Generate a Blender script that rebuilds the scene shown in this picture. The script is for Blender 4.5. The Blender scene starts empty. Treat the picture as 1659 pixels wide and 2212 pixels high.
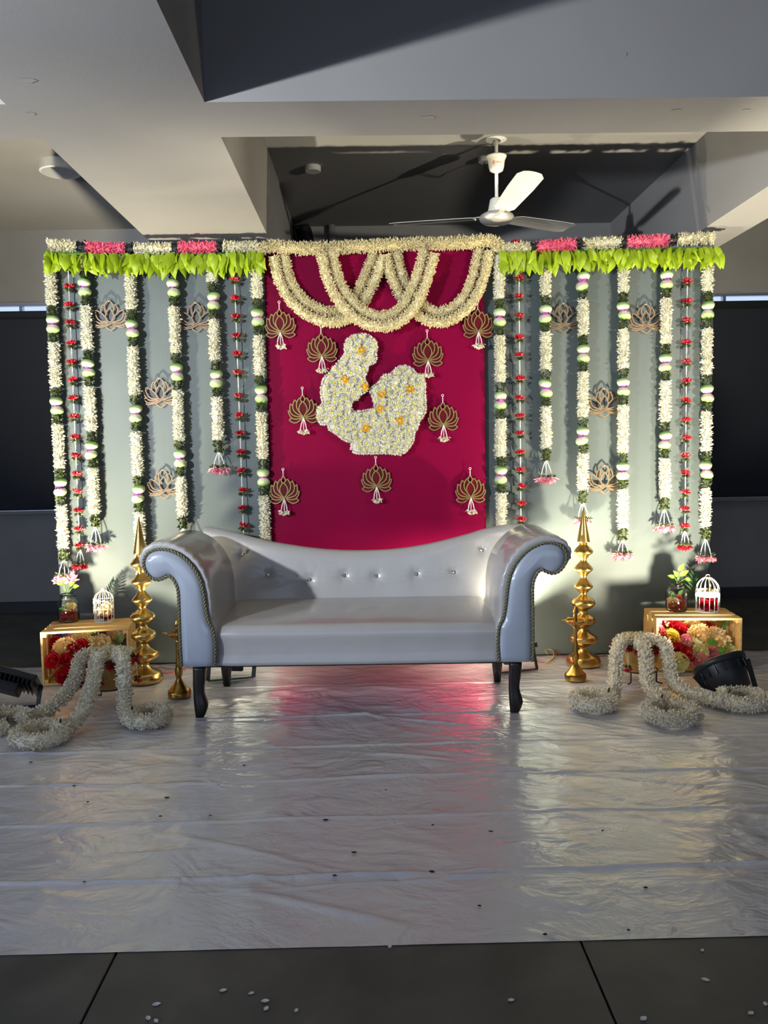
import bpy, math, random
import numpy as np
from mathutils import Vector, Matrix
random.seed(7); rng = np.random.default_rng(7)
C = bpy.context.scene.collection
SC = bpy.context.scene

# ------------------------------------------------------------------ camera
IW, IH, FPX = 1659.0, 2212.0, 1750.0
CAM_H, YAW, PITCH, ROLL = 1.30, 0.017182, 0.076411, 0.0175
_F = np.array([math.sin(YAW)*math.cos(PITCH), math.cos(YAW)*math.cos(PITCH), -math.sin(PITCH)])
_R = np.array([math.cos(YAW), -math.sin(YAW), 0.0]); _U = np.cross(_R, _F)
_c, _s = math.cos(ROLL), math.sin(ROLL)
_R, _U = _c*_R-_s*_U, _c*_U+_s*_R
cam_data = bpy.data.cameras.new('camera'); cam = bpy.data.objects.new('camera', cam_data); C.objects.link(cam)
cam.matrix_world = Matrix(((_R[0], _U[0], -_F[0], 0), (_R[1], _U[1], -_F[1], 0), (_R[2], _U[2], -_F[2], CAM_H), (0, 0, 0, 1)))
cam_data.sensor_fit = 'VERTICAL'; cam_data.sensor_height = 36.0; cam_data.lens = FPX/IH*36.0
cam_data.clip_start = 0.05; cam_data.clip_end = 100
SC.camera = cam

# ------------------------------------------------------------------ world, exposure, daylight
SC.view_settings.view_transform = 'Standard'; SC.view_settings.look = 'None'
SC.view_settings.gamma = 1.0; SC.view_settings.use_curve_mapping = False
SC.view_settings.exposure = 0.0
world = bpy.data.worlds.new('world'); SC.world = world; world.use_nodes = True
bg = world.node_tree.nodes['Background']
bg.inputs['Color'].default_value = (0.58, 0.71, 1.0, 1); bg.inputs['Strength'].default_value = 1.2
def window_light(name, loc, target, sx, sy, power, col):
    d = bpy.data.lights.new(name, 'AREA'); d.shape = 'RECTANGLE'; d.size = sx; d.size_y = sy; d.energy = power; d.color = col
    o = bpy.data.objects.new(name, d); C.objects.link(o); o.location = loc
    o.rotation_euler = (Vector(target)-Vector(loc)).to_track_quat('-Z', 'Y').to_euler(); return o
# the long low window in the left wall
window_light('left_window_daylight', (-4.95, -0.4, 1.36), (0.0, -0.4, 1.9), 5.2, 0.30, 120.0, (0.56, 0.72, 1.0))
# two lamps on stands off to the sides (their stands are built below); they cast the sharp sideways shadows
LAMP_L, LAMP_R = Vector((-3.05, 0.75, 1.93)), Vector((3.5, 1.6, 1.95))
def stand_light(name, loc, target, power, col, ang):
    d = bpy.data.lights.new(name, 'SPOT'); d.energy = power; d.color = col; d.spot_size = math.radians(ang); d.spot_blend = .65; d.shadow_soft_size = .05
    o = bpy.data.objects.new(name, d); C.objects.link(o); o.location = loc
    o.rotation_euler = (Vector(target)-loc).to_track_quat('-Z', 'Y').to_euler(); return o
SL = stand_light('stand_lamp_light', LAMP_L, (-.15, 4.35, 2.62), 880.0, (.92, .96, 1.0), 72)
SR = stand_light('stand_lamp_light', LAMP_R, (1.45, 4.9, 2.0), 420.0, (1.0, .93, .78), 50)

# ------------------------------------------------------------------ helpers: pixels to points on real planes
def ray(u, v): return _R*((u-IW/2)/FPX) - _U*((v-IH/2)/FPX) + _F
O3 = np.array([0, 0, CAM_H])
def aty(u, v, Y): d = ray(u, v); return O3+d*(Y/d[1])
def atz(u, v, Z): d = ray(u, v); return O3+d*((Z-CAM_H)/d[2])
def atplane(u, v, P, N): d = ray(u, v); N = np.array(N, float); return O3+d*(np.dot(np.array(P)-O3, N)/np.dot(d, N))

# ------------------------------------------------------------------ helpers: meshes
class MB:
    """collects vertices and faces; build() links them as ONE mesh"""
    def __init__(s): s.v = []; s.n = 0; s.f = []; s.mi = []; s.col = []
    def add(s, verts, faces, mi=0, col=None):
        verts = np.asarray(verts, float).reshape(-1, 3)
        if isinstance(faces, np.ndarray): faces = (faces+s.n).tolist()
        else: faces = [[i+s.n for i in f] for f in faces]
        s.f += faces; s.mi += [mi]*len(faces); s.v.append(verts); s.n += len(verts)
        if col is not None:
            col = np.asarray(col, float)
            if col.ndim == 1: col = np.tile(col, (len(verts), 1))
            s.col.append(col)
        return s
    def box(s, c, d, rot=None, mi=0, bev=0.0):
        x, y, z = [k/2 for k in d]
        if bev > 0:
            b = min(bev, x*.9, y*.9, z*.9); V = []
            for sx in (-1, 1):
                for sy in (-1, 1):
                    for sz in (-1, 1):
                        V += [(sx*x, sy*(y-b), sz*(z-b)), (sx*(x-b), sy*y, sz*(z-b)), (sx*(x-b), sy*(y-b), sz*z)]
            def I(sx, sy, sz, k): return (((sx > 0)*2+(sy > 0))*2+(sz > 0))*3+k
            F = []
            for a in (-1, 1):
                F.append([I(a, -1, -1, 0), I(a, 1, -1, 0), I(a, 1, 1, 0), I(a, -1, 1, 0)][::a])
                F.append([I(-1, a, -1, 1), I(-1, a, 1, 1), I(1, a, 1, 1), I(1, a, -1, 1)][::a])
                F.append([I(-1, -1, a, 2), I(1, -1, a, 2), I(1, 1, a, 2), I(-1, 1, a, 2)][::a])
            for a in (-1, 1):
                for b2 in (-1, 1):
                    F.append([I(a, b2, -1, 0), I(a, b2, 1, 0), I(a, b2, 1, 1), I(a, b2, -1, 1)][::-a*b2])
                    F.append([I(a, -1, b2, 0), I(a, 1, b2, 0), I(a, 1, b2, 2), I(a, -1, b2, 2)][::a*b2])
                    F.append([I(-1, a, b2, 1), I(1, a, b2, 1), I(1, a, b2, 2), I(-1, a, b2, 2)][::-a*b2])
            for a in (-1, 1):
                for b2 in (-1, 1):
                    for c2 in (-1, 1):
                        F.append([I(a, b2, c2, 0), I(a, b2, c2, 1), I(a, b2, c2, 2)][::a*b2*c2])
        else:
            V = [(sx*x, sy*y, sz*z) for sx in (-1, 1) for sy in (-1, 1) for sz in (-1, 1)]
            F = [[0, 1, 3, 2], [4, 6, 7, 5], [0, 4, 5, 1], [2, 3, 7, 6], [0, 2, 6, 4], [1, 5, 7, 3]]
        V = np.array(V)
        if rot is not None: V = V@np.array(rot).T
        return s.add(V+np.array(c), F, mi)
    def tube(s, pts, r, n=8, mi=0, closed=False, caps=True, flat=1.0):
        P = np.array(pts, float); m = len(P); T, A, B = frames(P, closed)
        rr = np.full(m, r) if np.isscalar(r) else np.array(r, float)
        a = np.linspace(0, 2*math.pi, n, endpoint=False)
        V = P[:, None, :]+rr[:, None, None]*(np.cos(a)[None, :, None]*A[:, None, :]+flat*np.sin(a)[None, :, None]*B[:, None, :])
        F = []
        for i in range(m if closed else m-1):
            j = (i+1) % m
            for k in range(n): F.append([i*n+k, i*n+(k+1) % n, j*n+(k+1) % n, j*n+k])
        if caps and not closed: F.append(list(range(n))[::-1]); F.append([(m-1)*n+k for k in range(n)])
        return s.add(V.reshape(-1, 3), F, mi)
    def lathe(s, prof, n=32, c=(0, 0, 0), mi=0, rot=None, capb=True, capt=True, col=None):
        prof = np.array(prof, float); m = len(prof); a = np.linspace(0, 2*math.pi, n, endpoint=False)
        V = np.stack([prof[:, None, 0]*np.cos(a), prof[:, None, 0]*np.sin(a), np.repeat(prof[:, None, 1], n, 1)], -1).reshape(-1, 3)
        F = []
        for i in range(m-1):
            for k in range(n): F.append([i*n+k, i*n+(k+1) % n, (i+1)*n+(k+1) % n, (i+1)*n+k])
        if capb: F.append(list(range(n))[::-1])
        if capt: F.append([(m-1)*n+k for k in range(n)])
        if rot is not None: V = V@np.array(rot).T
        return s.add(V+np.array(c), F, mi, col)
    def prism(s, poly, y0, y1, mi=0):
        """polygon of (x,z) pushed from y0 to y1"""
        n = len(poly); V = [(p[0], y0, p[1]) for p in poly]+[(p[0], y1, p[1]) for p in poly]
        F = [list(range(n)), list(range(2*n-1, n-1, -1))]+[[i, n+i, n+(i+1) % n, (i+1) % n] for i in range(n)]
        return s.add(V, F, mi)
    def mesh(s, name, mats, smooth=False):
        me = bpy.data.meshes.new(name)
        V = np.concatenate(s.v).astype(np.float32); sizes = np.array([len(f) for f in s.f], np.int32)
        loops = np.fromiter((i for f in s.f for i in f), np.int32, int(sizes.sum()))
        me.vertices.add(len(V)); me.vertices.foreach_set('co', V.ravel())
        me.loops.add(len(loops)); me.loops.foreach_set('vertex_index', loops)
        me.polygons.add(len(sizes)); st = np.zeros(len(sizes), np.int32); st[1:] = np.cumsum(sizes)[:-1]
        me.polygons.foreach_set('loop_start', st); me.polygons.foreach_set('loop_total', sizes)
        for m in (mats if isinstance(mats, (list, tuple)) else [mats]): me.materials.append(m)
        if any(s.mi): me.polygons.foreach_set('material_index', np.array(s.mi, np.int32))
        me.polygons.foreach_set('use_smooth', np.full(len(sizes), bool(smooth)))
        if s.col:
            at = me.attributes.new('Col', 'FLOAT_COLOR', 'POINT'); cc = np.concatenate(s.col)
            at.data.foreach_set('color', np.hstack([cc, np.ones((len(cc), 1))]).astype(np.float32).ravel())
        me.update(calc_edges=True); me.validate(); return me
    def build(s, name, mats, parent=None, smooth=False, kind=None, world=None):
        return put(name, s.mesh(name, mats, smooth), parent, world, kind)
def frames(P, closed=False):
    T = np.gradient(P, axis=0) if not closed else np.roll(P, -1, 0)-np.roll(P, 1, 0)
    T /= np.linalg.norm(T, axis=1, keepdims=True)+1e-12
    up = np.array([0, 0, 1.0]) if abs(T[0][2]) < .9 else np.array([0, 1.0, 0])
    A = np.zeros_like(P); a = np.cross(T[0], up); a /= np.linalg.norm(a)
    for i in range(len(P)):
        a = a-T[i]*np.dot(a, T[i]); a /= np.linalg.norm(a)+1e-12; A[i] = a
    return T, A, np.cross(T, A)
WM = {}
def put(name, me, parent=None, world=None, kind=None):
    o = bpy.data.objects.new(name, me); C.objects.link(o); w = world or Matrix.Identity(4)
    if parent is not None: o.parent = parent; o.matrix_parent_inverse = WM[parent.name].inverted()
    o.matrix_basis = w; WM[o.name] = w.copy()
    if kind: o['kind'] = kind
    return o
def thing(name, label, cat, loc=(0, 0, 0), group=None, rz=0.0):
    o = bpy.data.objects.new(name, None); C.objects.link(o); o.empty_display_size = .05
    w = Matrix.Translation(Vector(loc))@Matrix.Rotation(rz, 4, 'Z'); o.matrix_basis = w; WM[o.name] = w
    return tag(o, label, cat, group)
def tag(o, label, cat, group=None, kind=None):
    o['label'] = label; o['category'] = cat
    if group: o['group'] = group
    if kind: o['kind'] = kind
    return o
def TR(p, rot=None, s=1.0):
    m = Matrix.Translation(Vector([float(k) for k in p]))
    if rot is not None: m = m@(rot if isinstance(rot, Matrix) else Matrix.Identity(4))
    if s != 1.0: m = m@Matrix.Diagonal((s, s, s, 1)) if np.isscalar(s) else m@Matrix.Diagonal((*s, 1))
    return m
def RZ(a): return Matrix.Rotation(a, 4, 'Z')
def RX(a): return Matrix.Rotation(a, 4, 'X')
def RY(a): return Matrix.Rotation(a, 4, 'Y')
def aim(d, roll=0.0):
    """rotation taking +Z to direction d"""
    return Vector([float(k) for k in d]).to_track_quat('Z', 'Y').to_matrix().to_4x4()@RZ(roll)
def spline(pts, n=60, closed=False):
    P = np.array(pts, float)
    if closed: P = np.vstack([P[-1], P, P[0], P[1]])
    else: P = np.vstack([2*P[0]-P[1], P, 2*P[-1]-P[-2]])
    m = len(P)-3; out = []
    for t in np.linspace(0, m, n, endpoint=not closed):
        i = min(int(t), m-1); f = t-i; a, b, c, d = P[i], P[i+1], P[i+2], P[i+3]
        out.append(.5*((2*b)+(c-a)*f+(2*a-5*b+4*c-d)*f*f+(3*b-a-3*c+d)*f**3))
    return np.array(out)
def resample(P, n):
    P = np.array(P, float); L = np.r_[0, np.cumsum(np.linalg.norm(np.diff(P, axis=0), axis=1))]
    t = np.linspace(0, L[-1], n); return np.stack([np.interp(t, L, P[:, k]) for k in range(P.shape[1])], 1), L[-1]
def unit(v): return v/(np.linalg.norm(v, axis=-1, keepdims=True)+1e-12)
def buds(mb, P, D, L, w, flat=1.0, mi=0, mid=.55):
    """many small pointed buds or petals: base P, direction D, length L, half width w"""
    n = len(P); D = unit(D); q = unit(rng.normal(size=(n, 3))); A = unit(np.cross(D, q)); B = np.cross(D, A)
    L = np.broadcast_to(L, (n,))[:, None]; w = np.broadcast_to(w, (n,))[:, None]
    M = P+D*L*mid
    V = np.stack([P, M+A*w, M+B*w*flat, M-A*w, M-B*w*flat, P+D*L], 1).reshape(-1, 3)
    f = np.array([[0, 2, 1], [0, 3, 2], [0, 4, 3], [0, 1, 4], [5, 1, 2], [5, 2, 3], [5, 3, 4], [5, 4, 1]])
    mb.add(V, (f[None]+6*np.arange(n)[:, None, None]).reshape(-1, 3), mi)
def fuzz(mb, path, r, dens=9000.0, L=.020, w=.0045, lean=.35, flat=.7, core=.62, mi=0, mid=.55, jitter=.12):
    """buds standing all round a path: the body of a strung garland"""
    P, length = resample(path, max(8, int(sum(np.linalg.norm(np.diff(np.array(path), axis=0), axis=1))/.012)))
    T, A, B = frames(P); n = int(dens*length*2*math.pi*r)
    k = rng.uniform(0, len(P)-1, n); i = k.astype(int); f = (k-i)[:, None]; j = np.minimum(i+1, len(P)-1)
    p = P[i]*(1-f)+P[j]*f; a = rng.uniform(0, 2*math.pi, n)[:, None]; rad = np.cos(a)*A[i]+np.sin(a)*B[i]
    D = unit(rad+T[i]*rng.normal(0, lean, n)[:, None]+rng.normal(0, .15, (n, 3)))
    Ls = L*rng.uniform(.8, 1.2, n); rr = r*(1+rng.normal(0, jitter, n))
    buds(mb, p+rad*(np.maximum(rr-Ls, r*.15))[:, None], D, Ls, w*rng.uniform(.8, 1.25, n), flat, mi, mid)
    mb.tube(P, r*core, 8, mi)
def beads(mb, path, r=.004, gap=.0085, mi=0):
    P, L = resample(path, max(2, int(sum(np.linalg.norm(np.diff(np.array(path), axis=0), axis=1))/gap)))
    V = []; F = []; v0 = np.array([(1, 0, 0), (-1, 0, 0), (0, 1, 0), (0, -1, 0), (0, 0, 1), (0, 0, -1)])*1.0
    e = [(0, 2), (0, 3), (1, 2), (1, 3), (0, 4), (0, 5), (1, 4), (1, 5), (2, 4), (2, 5), (3, 4), (3, 5)]
    v = np.vstack([v0]+[unit(v0[a]+v0[b])[None] for a, b in e]); idx = {frozenset(p): 6+k for k, p in enumerate(e)}
    tri = []
    for a in (0, 1):
        for b in (2, 3):
            for c in (4, 5):
                t = (a, b, c); ab, bc, ca = idx[frozenset((a, b))], idx[frozenset((b, c))], idx[frozenset((c, a))]
                q = [(a, ab, ca), (b, bc, ab), (c, ca, bc), (ab, bc, ca)]
                if np.dot(np.cross(v0[b]-v0[a], v0[c]-v0[a]), v0[a]+v0[b]+v0[c]) < 0: q = [x[::-1] for x in q]
                tri += q
    tri = np.array(tri); n = len(P)
    mb.add((P[:, None]+r*v[None]).reshape(-1, 3), (tri[None]+len(v)*np.arange(n)[:, None, None]).reshape(-1, 3), mi)
    mb.tube(P, r*.35, 4, mi)

# ------------------------------------------------------------------ materials
def mat(name, col, rough=.5, metal=0.0, spec=.5, coat=0.0, coat_rough=.1, var=None, noise=None, bump=None, trans=0.0, ior=1.45,
        emit=None, translucent=0.0, vcol=False, sheen=0.0, coords='Object'):
    m = bpy.data.materials.new(name); m.use_nodes = True; nt = m.node_tree; N = nt.nodes; L = nt.links
    b = N['Principled BSDF']; I = b.inputs
    I['Base Color'].default_value = (*col, 1); I['Roughness'].default_value = rough; I['Metallic'].default_value = metal
    I['Specular IOR Level'].default_value = spec; I['Coat Weight'].default_value = coat; I['Coat Roughness'].default_value = coat_rough
    I['Transmission Weight'].default_value = trans; I['IOR'].default_value = ior; I['Sheen Weight'].default_value = sheen
    if emit: I['Emission Color'].default_value = (*emit[0], 1); I['Emission Strength'].default_value = emit[1]
    tc = N.new('ShaderNodeTexCoord'); src = None
    if vcol:
        a = N.new('ShaderNodeAttribute'); a.attribute_name = 'Col'; src = a.outputs['Color']
    if var:
        g = N.new('ShaderNodeNewGeometry'); r = N.new('ShaderNodeMix'); r.data_type = 'RGBA'
        r.inputs[6].default_value = (*col, 1); r.inputs[7].default_value = (*var, 1); L.new(g.outputs['Random Per Island'], r.inputs[0])
        if src: L.new(src, r.inputs[6])
        src = r.outputs[2]
    if noise:      # (scale, second colour, amount, stretch)
        t = N.new('ShaderNodeTexNoise'); t.inputs['Scale'].default_value = noise[0]; t.inputs['Detail'].default_value = 5
        mp = N.new('ShaderNodeMapping'); mp.inputs['Scale'].default_value = noise[3] if len(noise) > 3 else (1, 1, 1)
        L.new(tc.outputs[coords], mp.inputs[0]); L.new(mp.outputs[0], t.inputs['Vector'])
        rp = N.new('ShaderNodeMapRange'); rp.inputs[1].default_value = .35; rp.inputs[2].default_value = .68; rp.inputs[4].default_value = noise[2]
        L.new(t.outputs['Fac'], rp.inputs[0])
        r = N.new('ShaderNodeMix'); r.data_type = 'RGBA'; r.inputs[6].default_value = (*col, 1); r.inputs[7].default_value = (*noise[1], 1)
        if src: L.new(src, r.inputs[6])
        L.new(rp.outputs[0], r.inputs[0]); src = r.outputs[2]
    if src: L.new(src, I['Base Color'])
    if bump:       # (scale, strength, distance, stretch)
        t = N.new('ShaderNodeTexNoise'); t.inputs['Scale'].default_value = bump[0]; t.inputs['Detail'].default_value = 6
        mp = N.new('ShaderNodeMapping'); mp.inputs['Scale'].default_value = bump[3] if len(bump) > 3 else (1, 1, 1)
        L.new(tc.outputs[coords], mp.inputs[0]); L.new(mp.outputs[0], t.inputs['Vector'])
        bp = N.new('ShaderNodeBump'); bp.inputs['Strength'].default_value = bump[1]; bp.inputs['Distance'].default_value = bump[2]
        L.new(t.outputs['Fac'], bp.inputs['Height']); L.new(bp.outputs[0], I['Normal']); L.new(bp.outputs[0], I['Coat Normal'])
    if translucent:
        tr = N.new('ShaderNodeBsdfTranslucent'); mx = N.new('ShaderNodeMixShader'); mx.inputs[0].default_value = translucent
        tr.inputs['Color'].default_value = (*col, 1)
        if src: L.new(src, tr.inputs['Color'])
        out = N['Material Output']; L.new(b.outputs[0], mx.inputs[1]); L.new(tr.outputs[0], mx.inputs[2]); L.new(mx.outputs[0], out.inputs['Surface'])
    return m
M = {}
M['plaster'] = mat('plaster', (.27, .262, .256), .85, noise=(1.6, (.238, .23, .225), .7), bump=(140, .12, .002))
M['wall'] = mat('wall_paint', (.30, .296, .29), .85, noise=(1.8, (.23, .226, .22), .8), bump=(60, .15, .003))
M['stone'] = mat('stone', (.115, .110, .100), .55, noise=(3.5, (.055, .056, .056), .95), bump=(30, .25, .003))
M['joint'] = mat('joint', (.035, .033, .03), .9, bump=(80, .3, .003))
M['skirting'] = mat('skirting', (.03, .03, .032), .45, noise=(6, (.045, .045, .05), .5))
M['blind'] = mat('blind', (.018, .022, .034), .8, bump=(300, .1, .001))
M['alu'] = mat('aluminium', (.55, .55, .57), .4, 1.0)
M['glass'] = mat('glass', (.95, .98, 1), .02, trans=1.0, ior=1.45)
M['greycloth'] = mat('grey_cloth', (.092, .112, .111), .46, spec=.35, noise=(2.2, (.079, .097, .097), .6), bump=(9, .18, .01, (1, 1, .12)), coords='Object')
M['pinkcloth'] = mat('pink_cloth', (.165, .0003, .027), .52, spec=.07, sheen=.0, noise=(3, (.138, .0004, .023), .5), bump=(7, .15, .01, (1, 1, .1)))
M['cream'] = mat('cream_petals', (.84, .79, .58), .6, var=(.70, .64, .40), translucent=.22)
M['white'] = mat('white_petals', (.85, .82, .66), .6, var=(.72, .68, .48), translucent=.22)
M['jasmine'] = mat('jasmine_buds', (.95, .90, .74), .65, var=(.66, .57, .40), translucent=.2)
M['yellowish'] = mat('yellowed_petals', (.84, .76, .48), .6, var=(.70, .60, .32), translucent=.25)
M['pinkpetal'] = mat('pink_petals', (.95, .22, .32), .55, var=(.86, .12, .22), translucent=.2)
M['palepink'] = mat('pale_pink_petals', (.86, .36, .44), .55, var=(.78, .24, .34), translucent=.25)
M['darkleaf'] = mat('dark_leaf_bits', (.020, .032, .012), .45, var=(.060, .075, .018))
M['blackleaf'] = mat('black_ribbon_bits', (.010, .012, .012), .5, var=(.02, .022, .02))
M['lime'] = mat('lime_leaf', (.40, .50, .012), .42, var=(.26, .40, .012), translucent=.3)
M['lotus'] = mat('lotus_petals', (.6, .7, .4), .5, vcol=True, translucent=.15)
M['magenta'] = mat('magenta_petals', (.42, .04, .30), .5, var=(.55, .10, .42))
M['red'] = mat('red_petals', (.55, .008, .02), .45, var=(.38, .004, .014), translucent=.12)
M['maroon'] = mat('maroon_petals', (.16, .005, .018), .55, var=(.28, .008, .025))
M['bead'] = mat('beads', (.80, .79, .76), .3, spec=.6)
M['gold'] = mat('gold_mdf', (.27, .19, .065), .45, .6, bump=(200, .08, .001))
M['copper'] = mat('copper_mdf', (.20, .125, .068), .45, .35, bump=(200, .08, .001))
M['panemaroon'] = mat('maroon_panes', (.085, .001, .006), .45, spec=.2)
M['brass'] = mat('brass', (.56, .38, .12), .28, 1.0, noise=(5, (.38, .25, .08), .7), bump=(14, .05, .004))
M['oldbrass'] = mat('old_brass', (.42, .25, .06), .30, 1.0, noise=(22, (.22, .12, .03), .7))
M['sofa'] = mat('sofa_cover', (.355, .35, .35), .40, spec=.5, coat=.8, coat_rough=.10, noise=(5, (.31, .305, .31), .4), bump=(6, .22, .02))
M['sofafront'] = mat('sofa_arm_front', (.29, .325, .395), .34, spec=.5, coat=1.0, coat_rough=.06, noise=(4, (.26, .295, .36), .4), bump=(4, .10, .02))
M['rope'] = mat('rope_piping', (.20, .19, .11), .55, var=(.10, .095, .05))
M['chrome'] = mat('chrome', (.75, .75, .78), .12, 1.0)
M['darkwood'] = mat('dark_wood', (.010, .008, .007), .28, spec=.5)
M['crate'] = mat('crate_wood', (.70, .46, .17), .6, noise=(4, (.50, .29, .09), .8, (1, 12, 12)), bump=(8, .2, .002, (1, 12, 12)))
M['black'] = mat('black_metal', (.012, .013, .015), .42, spec=.5)
M['blackplastic'] = mat('black_plastic', (.016, .017, .019), .5)
M['lens'] = mat('lamp_lens', (.9, .88, .8), .3, emit=((1.0, .88, .62), 4.0))
M['fanwhite'] = mat('fan_enamel', (.82, .80, .72), .35, coat=.4)
M['fanmetal'] = mat('fan_metal', (.70, .68, .60), .35, .6)
M['orange'] = mat('orange_print', (.85, .20, .03), .5)
M['fixture'] = mat('fixture_white', (.70, .70, .68), .45)
M['diffuser'] = mat('fixture_diffuser', (.42, .43, .44), .35)
M['cream_rose'] = mat('cream_petal', (.88, .68, .34), .55, var=(.80, .58, .26), translucent=.2)
M['yellow_rose'] = mat('yellow_petal', (.88, .70, .10), .55, var=(.82, .60, .08), translucent=.2)
M['pale_rose'] = mat('pale_green_petal', (.82, .80, .42), .55, var=(.74, .74, .36), translucent=.2)
M['green'] = mat('green_leaf', (.07, .20, .02), .45, var=(.12, .28, .03), translucent=.15)
M['brightgreen'] = mat('bright_leaf', (.16, .48, .03), .4, translucent=.25)
M['palm'] = mat('palm_leaf', (.012, .030, .016), .5)
M['cagewhite'] = mat('cage_enamel', (.82, .78, .68), .45)
M['bowl'] = mat('bowl_brass', (.50, .32, .10), .42, .7, noise=(9, (.34, .21, .07), .6))
M['wirered'] = mat('red_wire', (.35, .03, .02), .45)
M['wireyellow'] = mat('yellow_wire', (.70, .46, .06), .45)
M['yellowcentre'] = mat('yellow_centre', (.66, .58, .06), .6, var=(.48, .46, .08))
M['yellowflower'] = mat('yellow_petals', (.88, .56, .02), .6, var=(.80, .42, .02), translucent=.2)
M['mumwhite'] = mat('mum_petals', (.86, .84, .72), .6, var=(.74, .72, .58), translucent=.25)
M['mumshade'] = mat('mum_filler_shaded', (.46, .46, .34), .7, var=(.30, .31, .20))  # filler petals coloured darker to paint in the shade between the flower heads
M['foam'] = mat('foam_board', (.62, .60, .50), .8)
# clear film over white cloth: glossy, crinkled
def film_mat():
    m = mat('plastic_film', (.66, .655, .70), .28, spec=.5, coat=1.0, coat_rough=.07); nt = m.node_tree; N = nt.nodes; L = nt.links
    b = N['Principled BSDF']; tc = N.new('ShaderNodeTexCoord')
    def nz(scale, st, det, dist):
        t = N.new('ShaderNodeTexNoise'); t.inputs['Scale'].default_value = scale; t.inputs['Detail'].default_value = det; t.inputs['Distortion'].default_value = dist
        mp = N.new('ShaderNodeMapping'); mp.inputs['Scale'].default_value = st; mp.inputs['Rotation'].default_value = (0, 0, .25)
        L.new(tc.outputs['Object'], mp.inputs[0]); L.new(mp.outputs[0], t.inputs['Vector']); return t.outputs['Fac']
    a = nz(2.6, (1, 1.5, 1), 9, 2.2); c = nz(13, (1, 1.6, 1), 7, 1.6)
    r = N.new('ShaderNodeMath'); r.operation = 'SUBTRACT'; r.inputs[1].default_value = .5; L.new(a, r.inputs[0])
    ab = N.new('ShaderNodeMath'); ab.operation = 'ABSOLUTE'; L.new(r.outputs[0], ab.inputs[0])
    ad = N.new('ShaderNodeMath'); ad.operation = 'MULTIPLY_ADD'; ad.inputs[1].default_value = .18; L.new(c, ad.inputs[0]); L.new(ab.outputs[0], ad.inputs[2])
    bp = N.new('ShaderNodeBump'); bp.inputs['Strength'].default_value = .40; bp.inputs['Distance'].default_value = .035
    L.new(ad.outputs[0], bp.inputs['Height']); L.new(bp.outputs[0], b.inputs['Normal']); L.new(bp.outputs[0], b.inputs['Coat Normal'])
    return m
M['film'] = film_mat()

# ------------------------------------------------------------------ the room
ZC, ZB, YW = 3.12, 2.575, 6.75           # ceiling, underside of the beams, back wall
X0, X1, YF = -5.0, 5.2, -5.0
def structure(name, mb, m, label, cat, **k):
    o = mb.build(name, m, **k); o['kind'] = 'structure'; return tag(o, label, cat)
floor = structure('floor', MB().box(((X0+X1)/2, (YF+YW)/2, -.062), (X1-X0, YW-YF, .1)), M['joint'], 'dark stone slab floor of the hall', 'floor')
jl = (atz(240, 2070, 0)[0]+atz(180, 2212, 0)[0])/2; sw = 1.22
slab = MB().box((0, 0, -.0065), (sw-.006, .994, .013), bev=.0015).mesh('slab', M['stone'])
for i in range(-3, 4):
    for j in range(0, 5): put('slab', slab, floor, TR((jl+sw*(i+.5), 2.05+1.0*j, 0)))
back_slab = MB().box((0, 0, -.0065), (sw-.006, .170, .013), bev=.0015).mesh('slab', M['stone'])
for i in range(-3, 4): put('slab', back_slab, floor, TR((jl+sw*(i+.5), 6.637, 0)))
rear = MB().box((0, 0, -.0065), (sw-.006, .994, .013), bev=.0015).mesh('slab', M['stone'])
for i in range(-3, 4): put('slab', rear, floor, TR((jl+sw*(i+.5), 1.05, 0)))
ceil = structure('ceiling', MB().box(((X0+X1)/2, (YF+YW)/2, ZC+.05), (X1-X0, YW-YF, .1)), M['plaster'], 'coffered grey plaster ceiling with deep beams', 'ceiling')
BX = [(-1.295, -.575), (2.01, 2.29)]; CY0, CY1 = 3.07, 3.40
dz = ZC-ZB
MB().box(((X0+X1)/2, (CY0+CY1)/2, ZB+dz/2), (X1-X0, CY1-CY0, dz)).build('beam', M['plaster'], ceil)
for a, b in BX:
    MB().box(((a+b)/2, (CY1+YW)/2, ZB+dz/2), (b-a, YW-CY1, dz)).build('beam', M['plaster'], ceil)
    MB().box(((a+b)/2, (CY0+YF)/2, ZB+dz/2), (b-a, CY0-YF, dz)).build('beam', M['plaster'], ceil)
# small scuffs and patched holes in the beam plaster
for u, v, Y, r in ((925, 253, None, .016), (1460, 238, None, .012), (1612, 237, None, .010), (1350, 118, CY0, .008), (68, 245, None, .012), (60, 173, None, .02)):
    p = atz(u, v, ZB) if Y is None else aty(u, v, Y)
    a = rng.uniform(.7, 1.2, 9); an = np.linspace(0, 2*math.pi, 9, endpoint=False)
    mb = MB()
    if Y is None: mb.add([(p[0]+1.6*r*a[k]*math.cos(an[k]), p[1]+r*a[k]*math.sin(an[k]), ZB-.0015) for k in range(9)], [list(range(9))[::-1]])
    else: mb.add([(p[0]+r*a[k]*math.cos(an[k]), CY0-.0015, p[2]+r*a[k]*math.sin(an[k])) for k in range(9)], [list(range(9))])
    mb.build('plaster_chip', M['wall'], ceil)
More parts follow.
